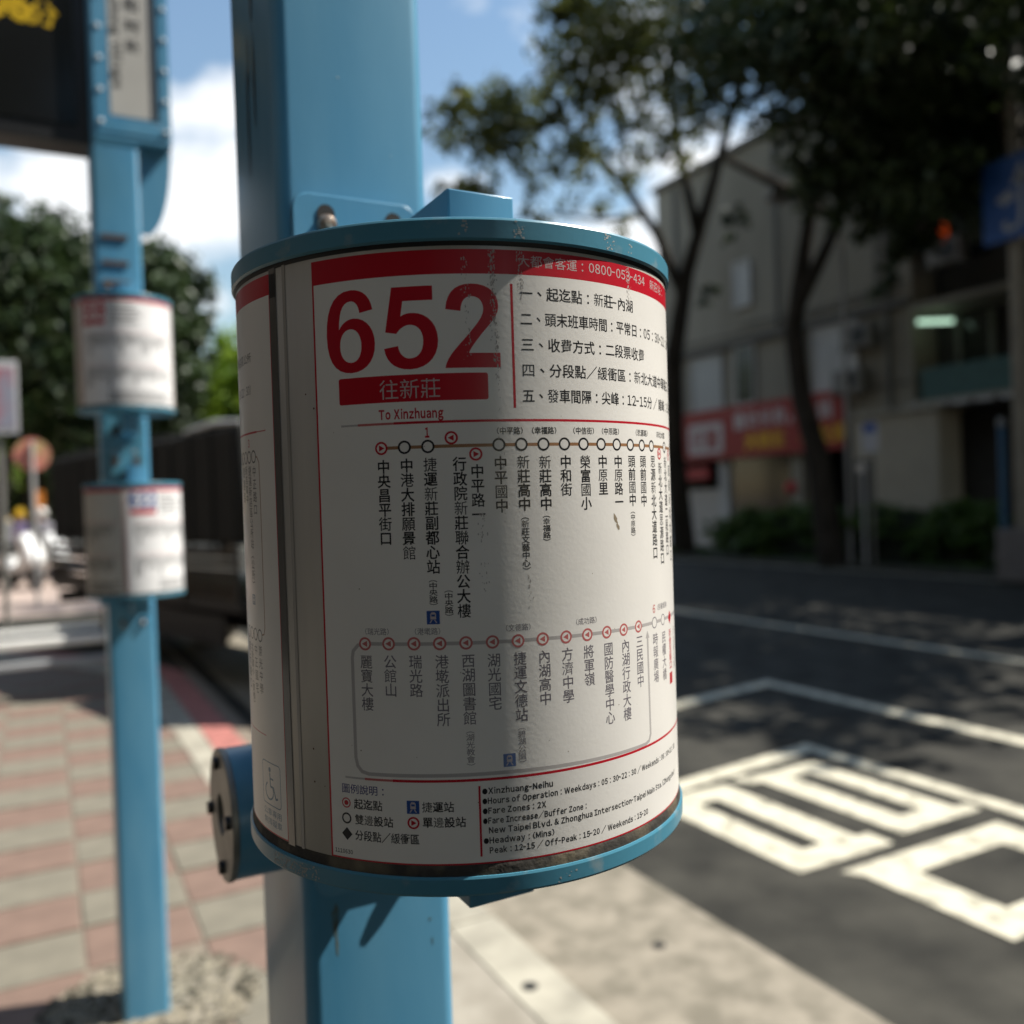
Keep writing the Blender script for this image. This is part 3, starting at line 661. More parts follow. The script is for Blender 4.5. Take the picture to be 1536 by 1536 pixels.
# gravelly patch of broken concrete around the foot of the second post
pa = MB(); ring = []
for i in range(26):
    t = 2 * math.pi * i / 26; r = rt.uniform(.24, .36); ring.append((.24 + r * math.cos(t) * 1.05, 3.05 + r * math.sin(t) * .9))
pa.prism(ring, -.02, .0062); o = pa.build('concrete_patch', M['conc']); o.rotation_euler = (0, 0, YAW); o['kind'] = 'structure'
gv = MB()
for _ in range(1500):
    t = rt.uniform(0, 6.283); r = .34 * math.sqrt(rt.random()); x, y = .24 + r * math.cos(t), 3.05 + r * math.sin(t) * .88; s = rt.uniform(.006, .016)
    gv.add([(x - s, y - s * .7, .004), (x + s, y - s * .5, .004), (x + s * .6, y + s, .004), (x - s * .7, y + s * .8, .004), (x, y, .006 + s * .8)], [(0, 1, 4), (1, 2, 4), (2, 3, 4), (3, 0, 4)])
o = gv.build('gravel', mat('gravel', (.05, .045, .03), .85, color2=(.36, .32, .24), vscale=34, lo=.4, hi=.6)); o['kind'] = 'stuff'; o.rotation_euler = (0, 0, YAW)
# concrete margin and kerbs
MBc = MB(); MBc.box(.86, 1.262, -3, 5.3, -.05, .004); o = MBc.build('concrete_margin', mat('margin_concrete', (.24, .215, .17), .85, color2=(.33, .30, .245), vscale=7, bump=.4, bscale=80)); o.rotation_euler = (0, 0, YAW); o['kind'] = 'structure'
kb = thing('kerb', W(0, 0, 0), 'pale concrete kerb edging the platform beside the bus lane', 'kerb', rz=YAW)
for i in range(8):
    a0 = -1.9 + i * .98
    o = MB().prism(rrect(1.264, 1.454, a0 + .006, a0 + .974, .012, 3), -.09, .008).build('kerb_stone', M['kerb'], kb, bevel=.006)
hl = MB()
for a_, b_, z_ in ((2.49, 1.33, .0095),): hl.cyl((b_, a_, z_ - .002), .026, .002, 'z', 20)
hl.build('lifting_hole', M['dark'], kb)
hl = MB().cyl((1.93, 2.60, ROADZ + .0135), .024, .002, 'z', 20).build('drain_hole', M['dark'], gut)
hl.parent = gut
rk = thing('red_kerb', W(0, 0, 0), 'kerb painted red along its outer edge where the pavement curves', 'kerb', rz=YAW)
def curve_b(a): return 1.14 - (0 if a < 9.3 else .40 * (a - 9.3) ** 1.3)
for i in range(14):
    a0 = 5.3 + i * .5; a1 = a0 + .49
    for (o0, o1, m_, nm, zt) in ((-.36 - .06 * max(0, (a0 - 6.2)) , -.205, M['kerb'], 'kerb_stone', .0075), (-.20, 0.0, M['kerb_red'], 'painted_stone', .010)):
        p = [(curve_b(a0) + o0, a0), (curve_b(a0) + o1, a0), (curve_b(a1) + o1, a1), (curve_b(a1) + o0, a1)]
        MB().prism(p, -.1, zt).build(nm, m_, rk)
# beyond the red kerb the carriageway widens to the left
sheet('road', 5.3, 16, 1.14, 1.31, ROADZ + .002, M['asphalt'])
p = [(curve_b(9.3) + .0, 9.3), (1.2, 9.3), (1.2, 16), (-3.0, 16), (-3.0, 13.0)] + [(curve_b(a), a) for a in (11.5, 10.7, 10)]
o = MB().prism([(x, y) for x, y in p], -.02, .0062).build('road_apron', M['asphalt']); o.rotation_euler = (0, 0, YAW); o['kind'] = 'structure'
# road markings
def marking(name, label, polys, z=ROADZ + .005):
    mb = MB()
    for p in polys:
        vs, fs = tess(p) if isinstance(p[0], list) else tess([p])
        mb.add([(x, y, z) for x, y in vs], fs)
    o = mb.build(name, M['road_paint']); o.rotation_euler = (0, 0, YAW); tag(o, label, 'road marking'); return o
def R4(a0, a1, b0, b1): return [(b0 * 1.051, a0 * 1.051), (b1 * 1.051, a0 * 1.051), (b1 * 1.051, a1 * 1.051), (b0 * 1.051, a1 * 1.051)]
def Q(*ab): return [(b * 1.051, a * 1.051) for a, b in ab]
marking('road_marking', 'ring-shaped white character stroke nearest the gutter', [[R4(2.655, 3.68, 2.70, 3.20), R4(2.82, 3.515, 2.885, 3.01)], Q((2.655, 3.2), (2.655, 3.27), (2.80, 3.27), (2.80, 3.2))])
marking('road_marking', 'second white ring-shaped character stroke beyond the first', [[R4(2.71, 3.70, 3.40, 3.89), R4(2.86, 3.575, 3.575, 3.73)], Q((3.60, 3.32), (3.60, 3.40), (3.72, 3.40), (3.72, 3.28)), Q((2.71, 3.89), (2.71, 3.97), (2.80, 3.97), (2.80, 3.89))])
marking('road_marking', 'wide white ring-shaped character stroke at lower right', [[R4(1.87, 2.57, 2.895, 3.87), R4(2.03, 2.405, 3.10, 3.66)], Q((2.57, 2.84), (2.57, 2.90), (2.48, 2.90))])
marking('road_marking', 'thin white box outline enclosing the painted characters', [R4(-2.0, 3.86, 4.03, 4.14), Q((3.86, 4.14), (3.99, 4.14), (3.72, 1.95), (3.61, 1.95))])
marking('road_marking', 'outer white bus box outline with its corner pointing away', [R4(-2.0, 5.38, 5.16, 5.30), Q((5.38, 5.30), (5.52, 5.30), (5.0, 2.0), (4.87, 2.0))])
marking('road_marking', 'long white lane line in mid road', [R4(-6, 60, 7.54, 7.68)])
marking('road_marking', 'faint edge line along the planted median', [R4(-6, 80, 13.75, 13.87)])
mk = sheet('median_kerb', -8, 60, 14.7, 14.9, .02, mat('median_kerb', (.06, .055, .045), .9, var=.3), th=.15)
ms_ = sheet('median_soil', -8, 60, 14.9, 18.6, .03, mat('soil', (.035, .045, .02), .95, var=.4, vscale=3), th=.15)
fw_ = sheet('far_pavement', -8, 60, 17.0, 60, .05, mat('far_pavement', (.30, .25, .21), .85, var=.1), th=.15)

# ------------------------------------------------------------ foliage
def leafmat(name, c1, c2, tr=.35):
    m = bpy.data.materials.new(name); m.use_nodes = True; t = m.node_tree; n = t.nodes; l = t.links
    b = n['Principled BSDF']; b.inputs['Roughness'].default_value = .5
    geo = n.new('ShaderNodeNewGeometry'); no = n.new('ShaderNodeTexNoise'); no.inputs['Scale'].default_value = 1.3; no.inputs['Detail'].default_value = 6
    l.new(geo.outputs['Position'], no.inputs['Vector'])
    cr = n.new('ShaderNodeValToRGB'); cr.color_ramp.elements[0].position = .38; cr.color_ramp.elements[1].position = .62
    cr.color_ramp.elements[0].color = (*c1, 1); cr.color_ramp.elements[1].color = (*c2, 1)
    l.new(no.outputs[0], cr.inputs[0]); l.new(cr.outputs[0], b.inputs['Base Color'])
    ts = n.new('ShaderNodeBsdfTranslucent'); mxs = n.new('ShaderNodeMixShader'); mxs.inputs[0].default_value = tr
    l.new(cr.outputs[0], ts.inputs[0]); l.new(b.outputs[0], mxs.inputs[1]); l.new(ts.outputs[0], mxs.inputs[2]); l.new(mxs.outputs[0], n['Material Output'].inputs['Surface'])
    return m
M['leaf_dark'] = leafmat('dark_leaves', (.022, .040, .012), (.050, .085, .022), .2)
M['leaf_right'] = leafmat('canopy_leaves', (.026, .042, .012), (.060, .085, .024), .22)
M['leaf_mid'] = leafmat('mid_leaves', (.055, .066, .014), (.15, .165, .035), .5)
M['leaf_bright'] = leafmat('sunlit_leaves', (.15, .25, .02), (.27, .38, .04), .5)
M['leaf_hedge'] = leafmat('hedge_leaves', (.05, .10, .018), (.09, .16, .025), .3)
M['bark'] = mat('bark', (.022, .018, .013), .95, spec=.2, color2=(.055, .045, .034), vscale=6, stretch=(1, 1, .25), bump=.6, bscale=20, bdist=.02)
def leaves(blobs, size, seed, clump=True):
    """blobs: (centre, radius vector or float, count)"""
    rg = np.random.default_rng(seed); V = []; n_all = 0
    for c, r, cnt in blobs:
        c = np.array(c); r = np.array(r if hasattr(r, '__len__') else (r, r, r * .8))
        nc = max(4, cnt // 22)
        cc = rg.normal(size=(nc, 3)); cc /= np.linalg.norm(cc, axis=1)[:, None]; cc *= (rg.random(nc) ** .45)[:, None]
        p = cc[rg.integers(0, nc, cnt)] + rg.normal(size=(cnt, 3)) * .14
        p = c + p * r
        d1 = rg.normal(size=(cnt, 3)); d1 /= np.linalg.norm(d1, axis=1)[:, None]; d2 = rg.normal(size=(cnt, 3)); d2 = np.cross(d1, d2); d2 /= np.linalg.norm(d2, axis=1)[:, None]
        s = size * rg.uniform(.6, 1.3, cnt)[:, None]
        V.append(np.stack([p - d1 * s, p - d2 * s * .5, p + d1 * s, p + d2 * s * .5], 1)); n_all += cnt
    V = np.concatenate(V).reshape(-1, 3)
    me = bpy.data.meshes.new('crown'); me.vertices.add(len(V)); me.vertices.foreach_set('co', V.ravel().astype(np.float32))
    me.loops.add(len(V)); me.loops.foreach_set('vertex_index', np.arange(len(V), dtype=np.int32)); me.polygons.add(n_all)
    me.polygons.foreach_set('loop_start', np.arange(0, len(V), 4, dtype=np.int32)); me.update(calc_edges=True)
    return me
E_ = Vector((0, 0, EYE))
_f = 1320.0
def at(px, py, D):
    """world point where a feature of the place stands, from its bearing and its distance"""
    return E_ + (_rt * ((px - 768) / _f) - _up * ((py - 768) / _f) + _fw) * D
def tree(loc, label, cat, limbs, blobs, size, lm, seed, group=None):
    t = thing('tree', loc, label, cat, group, rz=0); o = Vector(loc)
    tb = MB(); tb.tube([tuple(Vector(p) - o) for p in limbs[0][0]], limbs[0][1], 10); tb.build('trunk', M['bark'], t, smooth=True)
    for pts, rad in limbs[1:]:
        MB().tube([tuple(Vector(p) - o) for p in pts], rad, 7).build('limb', M['bark'], t, smooth=True)
    me = leaves([(tuple(Vector(c) - o), r, n) for c, r, n in blobs], size, seed); me.materials.append(lm); link('crown', me, t)
    return t
def wp(a, b, z): return W(a, b, z)
GR = 'roadside trees on the planted median'
TA = wp(18.9, 15.3, 0)
tree(TA, 'left roadside tree with a leaning trunk and crown spreading over the road', 'tree',
     [([TA, at(1012, 680, 23.2), at(1010, 540, 23.0), at(1030, 410, 22.6), at(1062, 300, 22.2), at(1085, 215, 21.8)], [.34, .27, .24, .2, .16, .12]),
      ([at(1022, 440, 22.7), at(985, 350, 22.4), at(930, 270, 22), at(860, 200, 21), at(800, 160, 20.5)], [.15, .13, .10, .07, .03]),
      ([at(1045, 350, 22.4), at(1020, 230, 21.5), at(1000, 130, 20.5), at(985, 40, 19.5)], [.14, .1, .08, .04]),
      ([at(1085, 215, 21.8), at(1110, 120, 20.5), at(1150, 20, 19)], [.12, .09, .05]),
      ([at(970, 320, 22.3), at(900, 330, 21.5), at(830, 320, 21), at(770, 330, 21)], [.06, .05, .035, .015]),
      ([at(940, 280, 22), at(930, 180, 21), at(900, 90, 20)], [.08, .06, .03]),
      ([at(1005, 160, 20.8), at(950, 100, 20), at(910, 30, 19)], [.06, .05, .03])],
     [(at(715, 195, 20), 1.15, 1100), (at(700, 290, 20), .8, 420), (at(770, 180, 20.5), 1.1, 800), (at(690, 150, 20), .5, 200), (at(800, 340, 21), .6, 90), (at(745, 360, 21), .6, 110), (at(870, 250, 21), 1.3, 330),
      (at(820, 230, 20), 1.0, 420), (at(900, 60, 19), 1.35, 1300), (at(860, 150, 20), 1.1, 900), (at(850, 20, 19), .7, 600), (at(960, 120, 19), 1.4, 900), (at(990, 40, 18), 1.4, 900), (at(940, 230, 20), 1.0, 300),
      (at(1040, 130, 18), 1.3, 600), (at(1010, 200, 19), 1.0, 260), (at(920, 330, 21), .8, 100), (at(1080, 40, 18), 1.3, 650), (at(960, -90, 18), 2.2, 1900), (at(1100, -120, 18), 2.2, 1700), (at(850, 300, 21), 1.0, 160), (at(900, 400, 22), .5, 40), (at(960, 440, 22), .4, 30)], .105, M['leaf_mid'], 11, GR)
TB = at(1246, 780, 18.8); TB.z = 0
tree(TB, 'middle roadside tree with a forked dark trunk in front of the grey building', 'tree',
     [([TB, at(1228, 690, 19.0), at(1203, 600, 19.2), at(1190, 500, 19.4), at(1200, 420, 19.4), at(1214, 330, 19.2), at(1232, 230, 19.0), at(1250, 140, 18.6)], [.3, .24, .22, .20, .17, .15, .12, .07]),
      ([at(1198, 460, 19.3), at(1226, 400, 18.9), at(1257, 335, 18.6), at(1215, 300, 18.8), at(1150, 268, 19.5), at(1092, 240, 20.5)], [.14, .14, .13, .12, .11, .09]),
      ([at(1222, 290, 19.1), at(1190, 200, 18.6), at(1180, 120, 18)], [.1, .07, .04]),
      ([at(1228, 250, 19.0), at(1290, 180, 18), at(1340, 120, 17)], [.09, .06, .03])],
     [(at(1120, 110, 17), 1.3, 420), (at(1200, 60, 17), 1.6, 1300), (at(1160, 190, 18), .8, 110), (at(1270, 130, 17), 1.5, 1300), (at(1180, 10, 17), 1.8, 1500), (at(1250, 230, 17), 1.0, 420), (at(1300, 210, 17), 1.0, 900),
      (at(1190, 250, 18), .8, 90), (at(1330, 250, 16), .8, 800), (at(1280, 320, 17), .6, 160), (at(1300, 40, 16), 1.6, 2600), (at(1330, 420, 17), .45, 90), (at(1250, -120, 16), 2.2, 2200), (at(1100, 340, 18), .5, 60), (at(1330, 300, 17.5), .9, 1100), (at(1290, 270, 17.5), .9, 800), (at(1360, 360, 17.5), .6, 420), (at(1230, 300, 18), .6, 200), (at(1060, 440, 19), .35, 40)], .11, M['leaf_right'], 12, GR)
TC = wp(8.3, 15.2, 0)
tree(TC, 'near roadside tree whose dense dark crown fills the upper right', 'tree',
     [([wp(8.3, 15.2, 0), wp(8.4, 15.1, 3.2), wp(8.9, 14.9, 6.0), wp(9.3, 14.6, 8.5)], [.36, .3, .25, .18]),
      ([wp(8.7, 15, 5.0), wp(9.8, 14.6, 7.2), wp(10.6, 14, 8.6)], [.16, .12, .06]),
      ([wp(8.7, 15, 5.4), wp(7.0, 14.0, 7.6), wp(5.6, 13, 9.0)], [.18, .12, .06])],
     [(at(1390, 110, 15), 1.2, 2600), (at(1450, 60, 16.2), 1.5, 3200), (at(1490, 110, 16), 1.1, 2600), (at(1430, 170, 16), 1.0, 2300), (at(1380, 20, 15), 1.4, 2500), (at(1400, 270, 15), .8, 1500), (at(1345, 150, 15), .9, 1500),
      (at(1540, 60, 16.2), 1.4, 2600), (at(1545, 190, 17), 1.1, 1700), (at(1430, 290, 17), .9, 1200), (at(1500, 180, 17.2), 1.2, 3000), (at(1470, 40, 17.5), 1.5, 3400), (at(1530, 260, 17.5), 1.1, 2300), (at(1370, 190, 17), 1.1, 2400), (at(1540, 120, 18), 1.3, 2600), (at(1420, 110, 17.5), 1.3, 2600), (wp(6.8, 13.5, 8.2), 1.7, 2200), (wp(5.2, 12.6, 8.6), 1.7, 2300), (wp(4.0, 13.6, 9.0), 1.7, 2100), (wp(3.0, 12.4, 8.6), 1.4, 1500), (wp(7.5, 11.8, 9.2), 1.7, 2000), (wp(6.0, 11.2, 8.8), 1.5, 1500),
      (wp(9.5, 12.0, 9.4), 1.8, 2200), (wp(11.6, 11.8, 9.6), 1.8, 2200), (wp(4.4, 10.9, 8.2), 1.1, 600), (wp(2.6, 10.5, 8.2), 1.1, 230), (wp(6.5, 15.6, 9.6), 1.9, 1500), (wp(8.8, 16.0, 10), 1.9, 1300), (wp(4.4, 15.5, 9.6), 1.8, 1300)], .12, M['leaf_right'], 13, GR)
# left background trees
def ball_tree(c_px, c_py, D, rad, label, lm, seed, n=3600, base=None, size=.14):
    c = at(c_px, c_py, D); b = Vector((c.x, c.y, 0)); rg = random.Random(seed)
    blobs = [(c + Vector((rg.gauss(0, .5) * rad, rg.gauss(0, .5) * rad, rg.gauss(0, .38) * rad)), rad * rg.uniform(.35, .55), n // 9) for _ in range(9)]
    return tree(b, label, 'tree', [([b, b + Vector((.1, 0, c.z * .5)), c], [.28, .2, .12])], blobs, size, lm, seed)
def clump_tree(label, lm, seed, trunk_px, D, blobs, size=.15, dens=1.0):
    b = at(trunk_px, 780, D); b.z = 0
    top = at(*blobs[0][:2], D)
    bl_ = [(at(x, y, D + (i % 3 - 1) * .9), r, int(950 * r * r * dens)) for i, (x, y, r) in enumerate(blobs)]
    return tree(b, label, 'tree', [([b, b.lerp(top, .5), top], [.3, .22, .12])], bl_, size, lm, seed)
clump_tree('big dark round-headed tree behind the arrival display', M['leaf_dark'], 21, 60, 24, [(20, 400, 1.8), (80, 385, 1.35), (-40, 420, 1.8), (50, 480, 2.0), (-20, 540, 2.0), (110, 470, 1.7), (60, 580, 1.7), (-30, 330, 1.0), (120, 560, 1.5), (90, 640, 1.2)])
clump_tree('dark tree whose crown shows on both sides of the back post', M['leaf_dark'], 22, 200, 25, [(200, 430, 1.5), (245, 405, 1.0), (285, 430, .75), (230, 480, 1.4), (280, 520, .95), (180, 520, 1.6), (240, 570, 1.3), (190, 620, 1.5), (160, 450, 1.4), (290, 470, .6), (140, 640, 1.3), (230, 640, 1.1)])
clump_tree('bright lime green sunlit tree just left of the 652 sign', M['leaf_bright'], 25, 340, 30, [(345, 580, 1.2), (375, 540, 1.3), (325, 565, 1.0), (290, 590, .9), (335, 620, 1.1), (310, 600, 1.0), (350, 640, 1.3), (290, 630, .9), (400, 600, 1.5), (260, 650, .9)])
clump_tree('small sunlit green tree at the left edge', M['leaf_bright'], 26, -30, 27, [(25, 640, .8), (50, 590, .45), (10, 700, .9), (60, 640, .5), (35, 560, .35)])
clump_tree('low dark trees closing the far end of the pavement', M['leaf_dark'], 28, 60, 42, [(-40, 690, 2.4), (20, 700, 2.2), (80, 705, 2.2), (140, 700, 2.2), (200, 690, 2.4), (270, 680, 2.4), (340, 690, 2.2), (0, 745, 1.6), (60, 745, 1.6), (110, 750, 1.5), (400, 700, 2.0)], .22, .5)
# unseen trees and a shop building added behind the viewpoint to shade the drum
def blocker_tree(a, b, rad, zc, label, seed, n=5200, lean=0, extra=()):
    rg = random.Random(seed); root = wp(a, b, 0); b += lean
    bl_ = [(wp(a + rg.uniform(-.62, .62) * rad, b + rg.uniform(-.62, .62) * rad, zc + rg.uniform(-.28, .34) * rad), rad * rg.uniform(.34, .46), n // 14) for _ in range(14)] + list(extra)
    return tree(root, label, 'tree', [([root, wp(a + .1, b + .1, zc * .45), wp(a, b - .1, zc * .85)], [.32, .25, .14]), ([wp(a + .1, b, zc * .5), wp(a + 1.2, b + 1.3, zc * .8)], [.16, .07]), ([wp(a + .1, b, zc * .45), wp(a - 1.4, b - 1, zc * .8)], [.16, .07])], bl_, .16, M['leaf_right'], seed, GR)
blocker_tree(-5.2, 12.6, 5.4, 9.0, 'unseen tree added behind the viewpoint to block light, first of the two on the median', 41, extra=[(wp(-2.2, 7.4, 7.0), 1.3, 1500), (wp(-3.2, 6.8, 6.8), 1.6, 1900), (wp(-2.4, 9.2, 7.8), 1.4, 1500), (wp(-5.5, 6.5, 6.8), 1.8, 2000)])  # extra crown clumps added to shade the ground near the drum
blocker_tree(-14.0, 14.0, 5.6, 9.0, 'unseen tree added behind the viewpoint to block light, farther one on the median', 42)
blocker_tree(-5.4, 1.0, 4.3, 6.0, 'unseen tree added behind the viewpoint to block light, nearer one by the kerb', 43, 14000, 1.6)
blocker_tree(-13.5, .6, 4.8, 6.2, 'unseen tree added behind the viewpoint to block light, farther one by the kerb', 44, 9000, .8)
blocker_tree(-3.6, -2.8, 3.0, 5.6, 'small unseen tree added behind the viewpoint to block light, beside the shop front', 45, 9000)
nb = thing('building', W(-2, -8.6, 0), 'brown tiled shop building added out of frame to the left to block sky light', 'building')  # dark block added out of view to keep skylight off the drum
MB().box(-4, 4, -24, 44, 3.2, 14).build('wall', mat('brown_tiles', (.05, .04, .032), .7, var=.15, vscale=3), nb)
MB().box(-4, 1.6, -24, 44, 0, 3.2).build('shop_front', mat('shop_front', (.05, .045, .04), .5), nb)
for k in range(13): MB().box(3.3, 3.9, -23.5 + k * 5.4, -22.9 + k * 5.4, 0, 3.2).build('pillar', M['pl'], nb)
for k in range(21):
    for z in (4.4, 7.6, 10.8): MB().box(4.003, 4.05, -23 + k * 3.1, -21.2 + k * 3.1, z, z + 1.6).build('window', GLS, nb)
# hedge
h = thing('hedge', W(13.9, 15.9, 0), 'long clipped dark green hedge on the median in front of the shops', 'hedge')
bl = [((rt.uniform(-.6, .6), rt.uniform(-3.2, 3.4), rt.uniform(.35, 1.05)), (.5, .8, .26), 330) for _ in range(60)]
me = leaves(bl, .085, 31); me.materials.append(M['leaf_hedge']); link('foliage', me, h)
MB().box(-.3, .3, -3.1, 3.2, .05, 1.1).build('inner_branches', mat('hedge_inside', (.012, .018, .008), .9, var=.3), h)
gr = leaves([((rt.uniform(-1.0, 1.0), rt.uniform(-14, 14), .1), (.5, .8, .1), 110) for _ in range(60)], .05, 32); gr.materials.append(M['leaf_hedge'])
go = link('grass', gr); go.location = W(16, 16.1, 0); go.rotation_euler = (0, 0, YAW); go['kind'] = 'stuff'

# ------------------------------------------------------------ buildings across the road
BW = mat('grey_render', (.22, .20, .155), .9, color2=(.32, .295, .235), vscale=.5, stretch=(1, 1, .3), detail=9)
BW2 = mat('pale_render', (.50, .49, .46), .85, var=.08, vscale=2)
SH = mat('grey_shutter', (.40, .40, .38), .5, var=.06)
GL = mat('dark_glass', (.012, .014, .016), .12)
TEAL = mat('teal_panel', (.05, .12, .11), .6, var=.15)
bd = thing('building', W(18.2, 18.0, 0), 'grey rendered three-storey building with a red shop fascia', 'building')
# local: x = b-18, y = a-18.2
MB().box(0, 9, -4.5, 4.9, 3.0, 11.45).build('wall', BW, bd)
MB().box(-.12, 9.1, -4.6, 5.0, 11.45, 11.62).build('parapet', mat('parapet', (.12, .115, .10), .8), bd)
MB().box(-.14, -.002, -4.45, 4.85, 5.85, 6.02).build('ledge', mat('ledge', (.10, .095, .085), .8), bd)
for y0, y1, z0, z1, m_, nm in ((2.0, 3.3, 4.05, 5.7, SH, 'shutter'), (.65, 1.35, 4.2, 5.8, GL, 'window'), (-2.95, -1.6, 3.95, 5.75, BW2, 'shutter'), (.7, 1.3, 7.0, 8.2, SH, 'shutter')):
    w = MB().box(-.05, -.003, y0, y1, z0, z1).build(nm, m_, bd)
    MB().box(-.09, -.051, y0 - .06, y0, z0 - .06, z1 + .06).box(-.09, -.051, y1, y1 + .06, z0 - .06, z1 + .06).box(-.09, -.051, y0, y1, z0 - .06, z0).box(-.09, -.051, y0, y1, z1, z1 + .06).build('frame', BW2, w)
for y_, z0_, z1_, r_ in ((-3.9, 3.1, 11.3, .05), (-3.6, 6.1, 11.3, .035), (-.35, 6.1, 11.3, .04), (3.9, 4.2, 11.3, .05), (-1.3, 4.2, 5.8, .04)):
    MB().cyl((-.08, y_, z0_), r_, z1_ - z0_, 'z', 8).build('drain_pipe', mat('pipe_grey', (.12, .12, .11), .6) if y_ == -3.9 else M['pg'], bd)
    M['pg'] = [m_ for m_ in bpy.data.materials if m_.name.startswith('pipe_grey')][0]
for z_, y0_, y1_ in ((6.25, -4.4, 4.8), (6.4, -4.4, 1.2), (4.05, -4.4, 4.8)): MB().tube([(-.06, y0_, z_), (-.09, (y0_ + y1_) / 2, z_ - .08), (-.06, y1_, z_ + .03)], .018, 6).build('cable', M['black'], bd)
for k in range(7): MB().box(-.11, -.10, .68 + k * .1, .70 + k * .1, 4.2, 5.8).build('window_bar', M['steel'], bd)
# ground floor: piers and shop openings
for y0, y1 in ((-4.5, -3.9), (-1.0, -.6), (1.9, 2.3), (4.5, 4.9)): MB().box(0, .5, y0, y1, 0, 3.0).build('pier', BW2 if y0 > 1 else BW, bd)
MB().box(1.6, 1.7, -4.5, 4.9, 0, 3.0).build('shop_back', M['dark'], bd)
MB().box(.5, 9, 4.6, 4.9, 0, 3.0).build('side_wall', BW, bd)
MB().box(.05, .10, 2.35, 4.4, .05, 1.75).build('shop_counter', mat('counter', (.50, .46, .41), .7), bd)
MB().box(.1, .16, -.5, 1.8, .05, 2.6).build('shop_window', GL, bd)
sg = thing('shop_sign', W(19.0, 17.80, 2.62), 'long red shop fascia with white and yellow characters', 'sign')
MB().box(-.03, .12, -3.4, 3.6, 0, 1.5).build('sign_board', mat('sign_red', (.30, .014, .010), .5, var=.06), sg)
def sign_text(t, y0, size, z, m_, parent, off=.02, adv=1.05, nm='lettering', x=-.034):
    mb = MB()
    for i, ch in enumerate(t):
        vs, fs = glyph(ch, off); mb.add([(x, y0 - (i * adv + a) * size, z + b * size) for a, b in vs], fs)
    o = mb.build(nm, m_, parent); o['kind'] = 'stuff'; return o
WT = mat('sign_white', (.55, .50, .48), .6); YL = mat('sign_yellow', (.70, .38, .01), .6)
sign_text('小', 3.4, .62, .40, WT, sg, .05)
bx = MB().prism([(y, z) for y, z in rrect(1.0, 2.55, .18, 1.10, .12, 3)], -.040, -.032, axis='x').build('white_plate', WT, sg)
sign_text('便當', 2.45, .62, .40, mat('plate_ink', (.30, .04, .03), .6), sg, .03, x=-.042)
sign_text('自助餐飲，火鍋', .55, .50, .86, WT, sg, .05)
sign_text('大碗飯 小火鍋', .10, .50, .24, YL, sg, .06)
s2 = thing('shop_sign', W(21.4, 17.7, 2.05), 'small red sign board hanging below the left end of the fascia', 'sign')
MB().box(-.04, .04, -.8, .8, 0, .36).build('sign_board', mat('sign_red_b', (.40, .03, .03), .5), s2)
s3 = thing('shop_light', W(17.6, 18.1, 1.7), 'round red lamp hanging in the dark shop opening', 'lantern')
MB().lathe([(.05, -.2), (.2, -.12), (.24, 0), (.2, .12), (.05, .2)], seg=16).build('shade', mat('lantern_red', (.45, .02, .03), .6), s3, smooth=True)
# right-hand house: balconies, windows
ob_ = thing('building', W(-12, 18.2, 0), 'long unseen building added across the road beside and behind the viewpoint to block sky light', 'building')  # added out of view to block low skylight from across the road
MB().box(0, 9, -24, 15, 0, 13).build('wall', BW, ob_)
for k in range(12):
    for z in (1.0, 4.4, 7.6, 10.4): MB().box(-.05, -.003, -23 + k * 3.1, -21.2 + k * 3.1, z, z + 1.6).build('window', GL, ob_)
hb = thing('building', W(9.6, 18.5, 0), 'darker house with balconies and a lit tube, right of the grey building', 'building')
MB().box(.3, 9, -6, 4.0, 0, 11.8).build('wall', mat('dark_render', (.05, .048, .042), .9, var=.2, vscale=1), hb)
for z in (5.6, 8.6):
    MB().box(-.9, .3, -6, 3.9, z, z + .14).build('balcony_slab', BW, hb)
MB().box(-.5, -.42, -6, 3.9, 3.55, 4.3).build('balcony_panel', TEAL, hb)
MB().box(-.9, .3, -6, 3.9, 3.4, 3.54).build('balcony_slab', BW, hb)
for i in range(6):
    y = 3.3 - i * 1.5
    w = MB().box(.22, .297, y - .65, y + .05, 4.3, 5.4).build('window', GL, hb)
    MB().box(.15, .219, y + .05, y + .16, 4.25, 5.5).box(.15, .219, y - .76, y - .65, 4.25, 5.5).build('frame', M['fg'], w)
    w = MB().box(.22, .297, y - .65, y + .05, 6.8, 8.1).build('window', GL, hb)
tl = MB().tube([(-.75, 3.75, 5.35), (-.05, 3.38, 5.35)], .05, 10).build('tube_lamp', mat('tube_light', (.8, .9, .8), .5, emit=(.62, .95, .72), estr=.75), hb)
MB().box(-.9, .25, -6, 3.9, 3.36, 3.42).build('awning', mat('awning', (.10, .10, .10), .5), hb)
for i in range(14): MB().box(-1.0, -.92, 3.5 - i * .55, 3.9 - i * .55, 3.36, 3.46).build('awning_edge', M['se'], hb)
ks = thing('kiosk', W(13.9, 17.9, 0), 'plain beige wall block standing behind the hedge', 'kiosk')
MB().box(-.4, .4, -1.15, 1.15, 0, 3.3).build('wall', mat('beige_wall', (.40, .36, .28), .8, var=.06, vscale=1.5), ks)
MB().box(-.5, .5, -1.25, 1.25, 3.3, 3.42).build('roof', M['kerb'], ks)
MB().box(-.41, -.402, .55, 1.1, .1, 2.3).build('door', mat('kiosk_door', (.05, .05, .045), .6), ks)
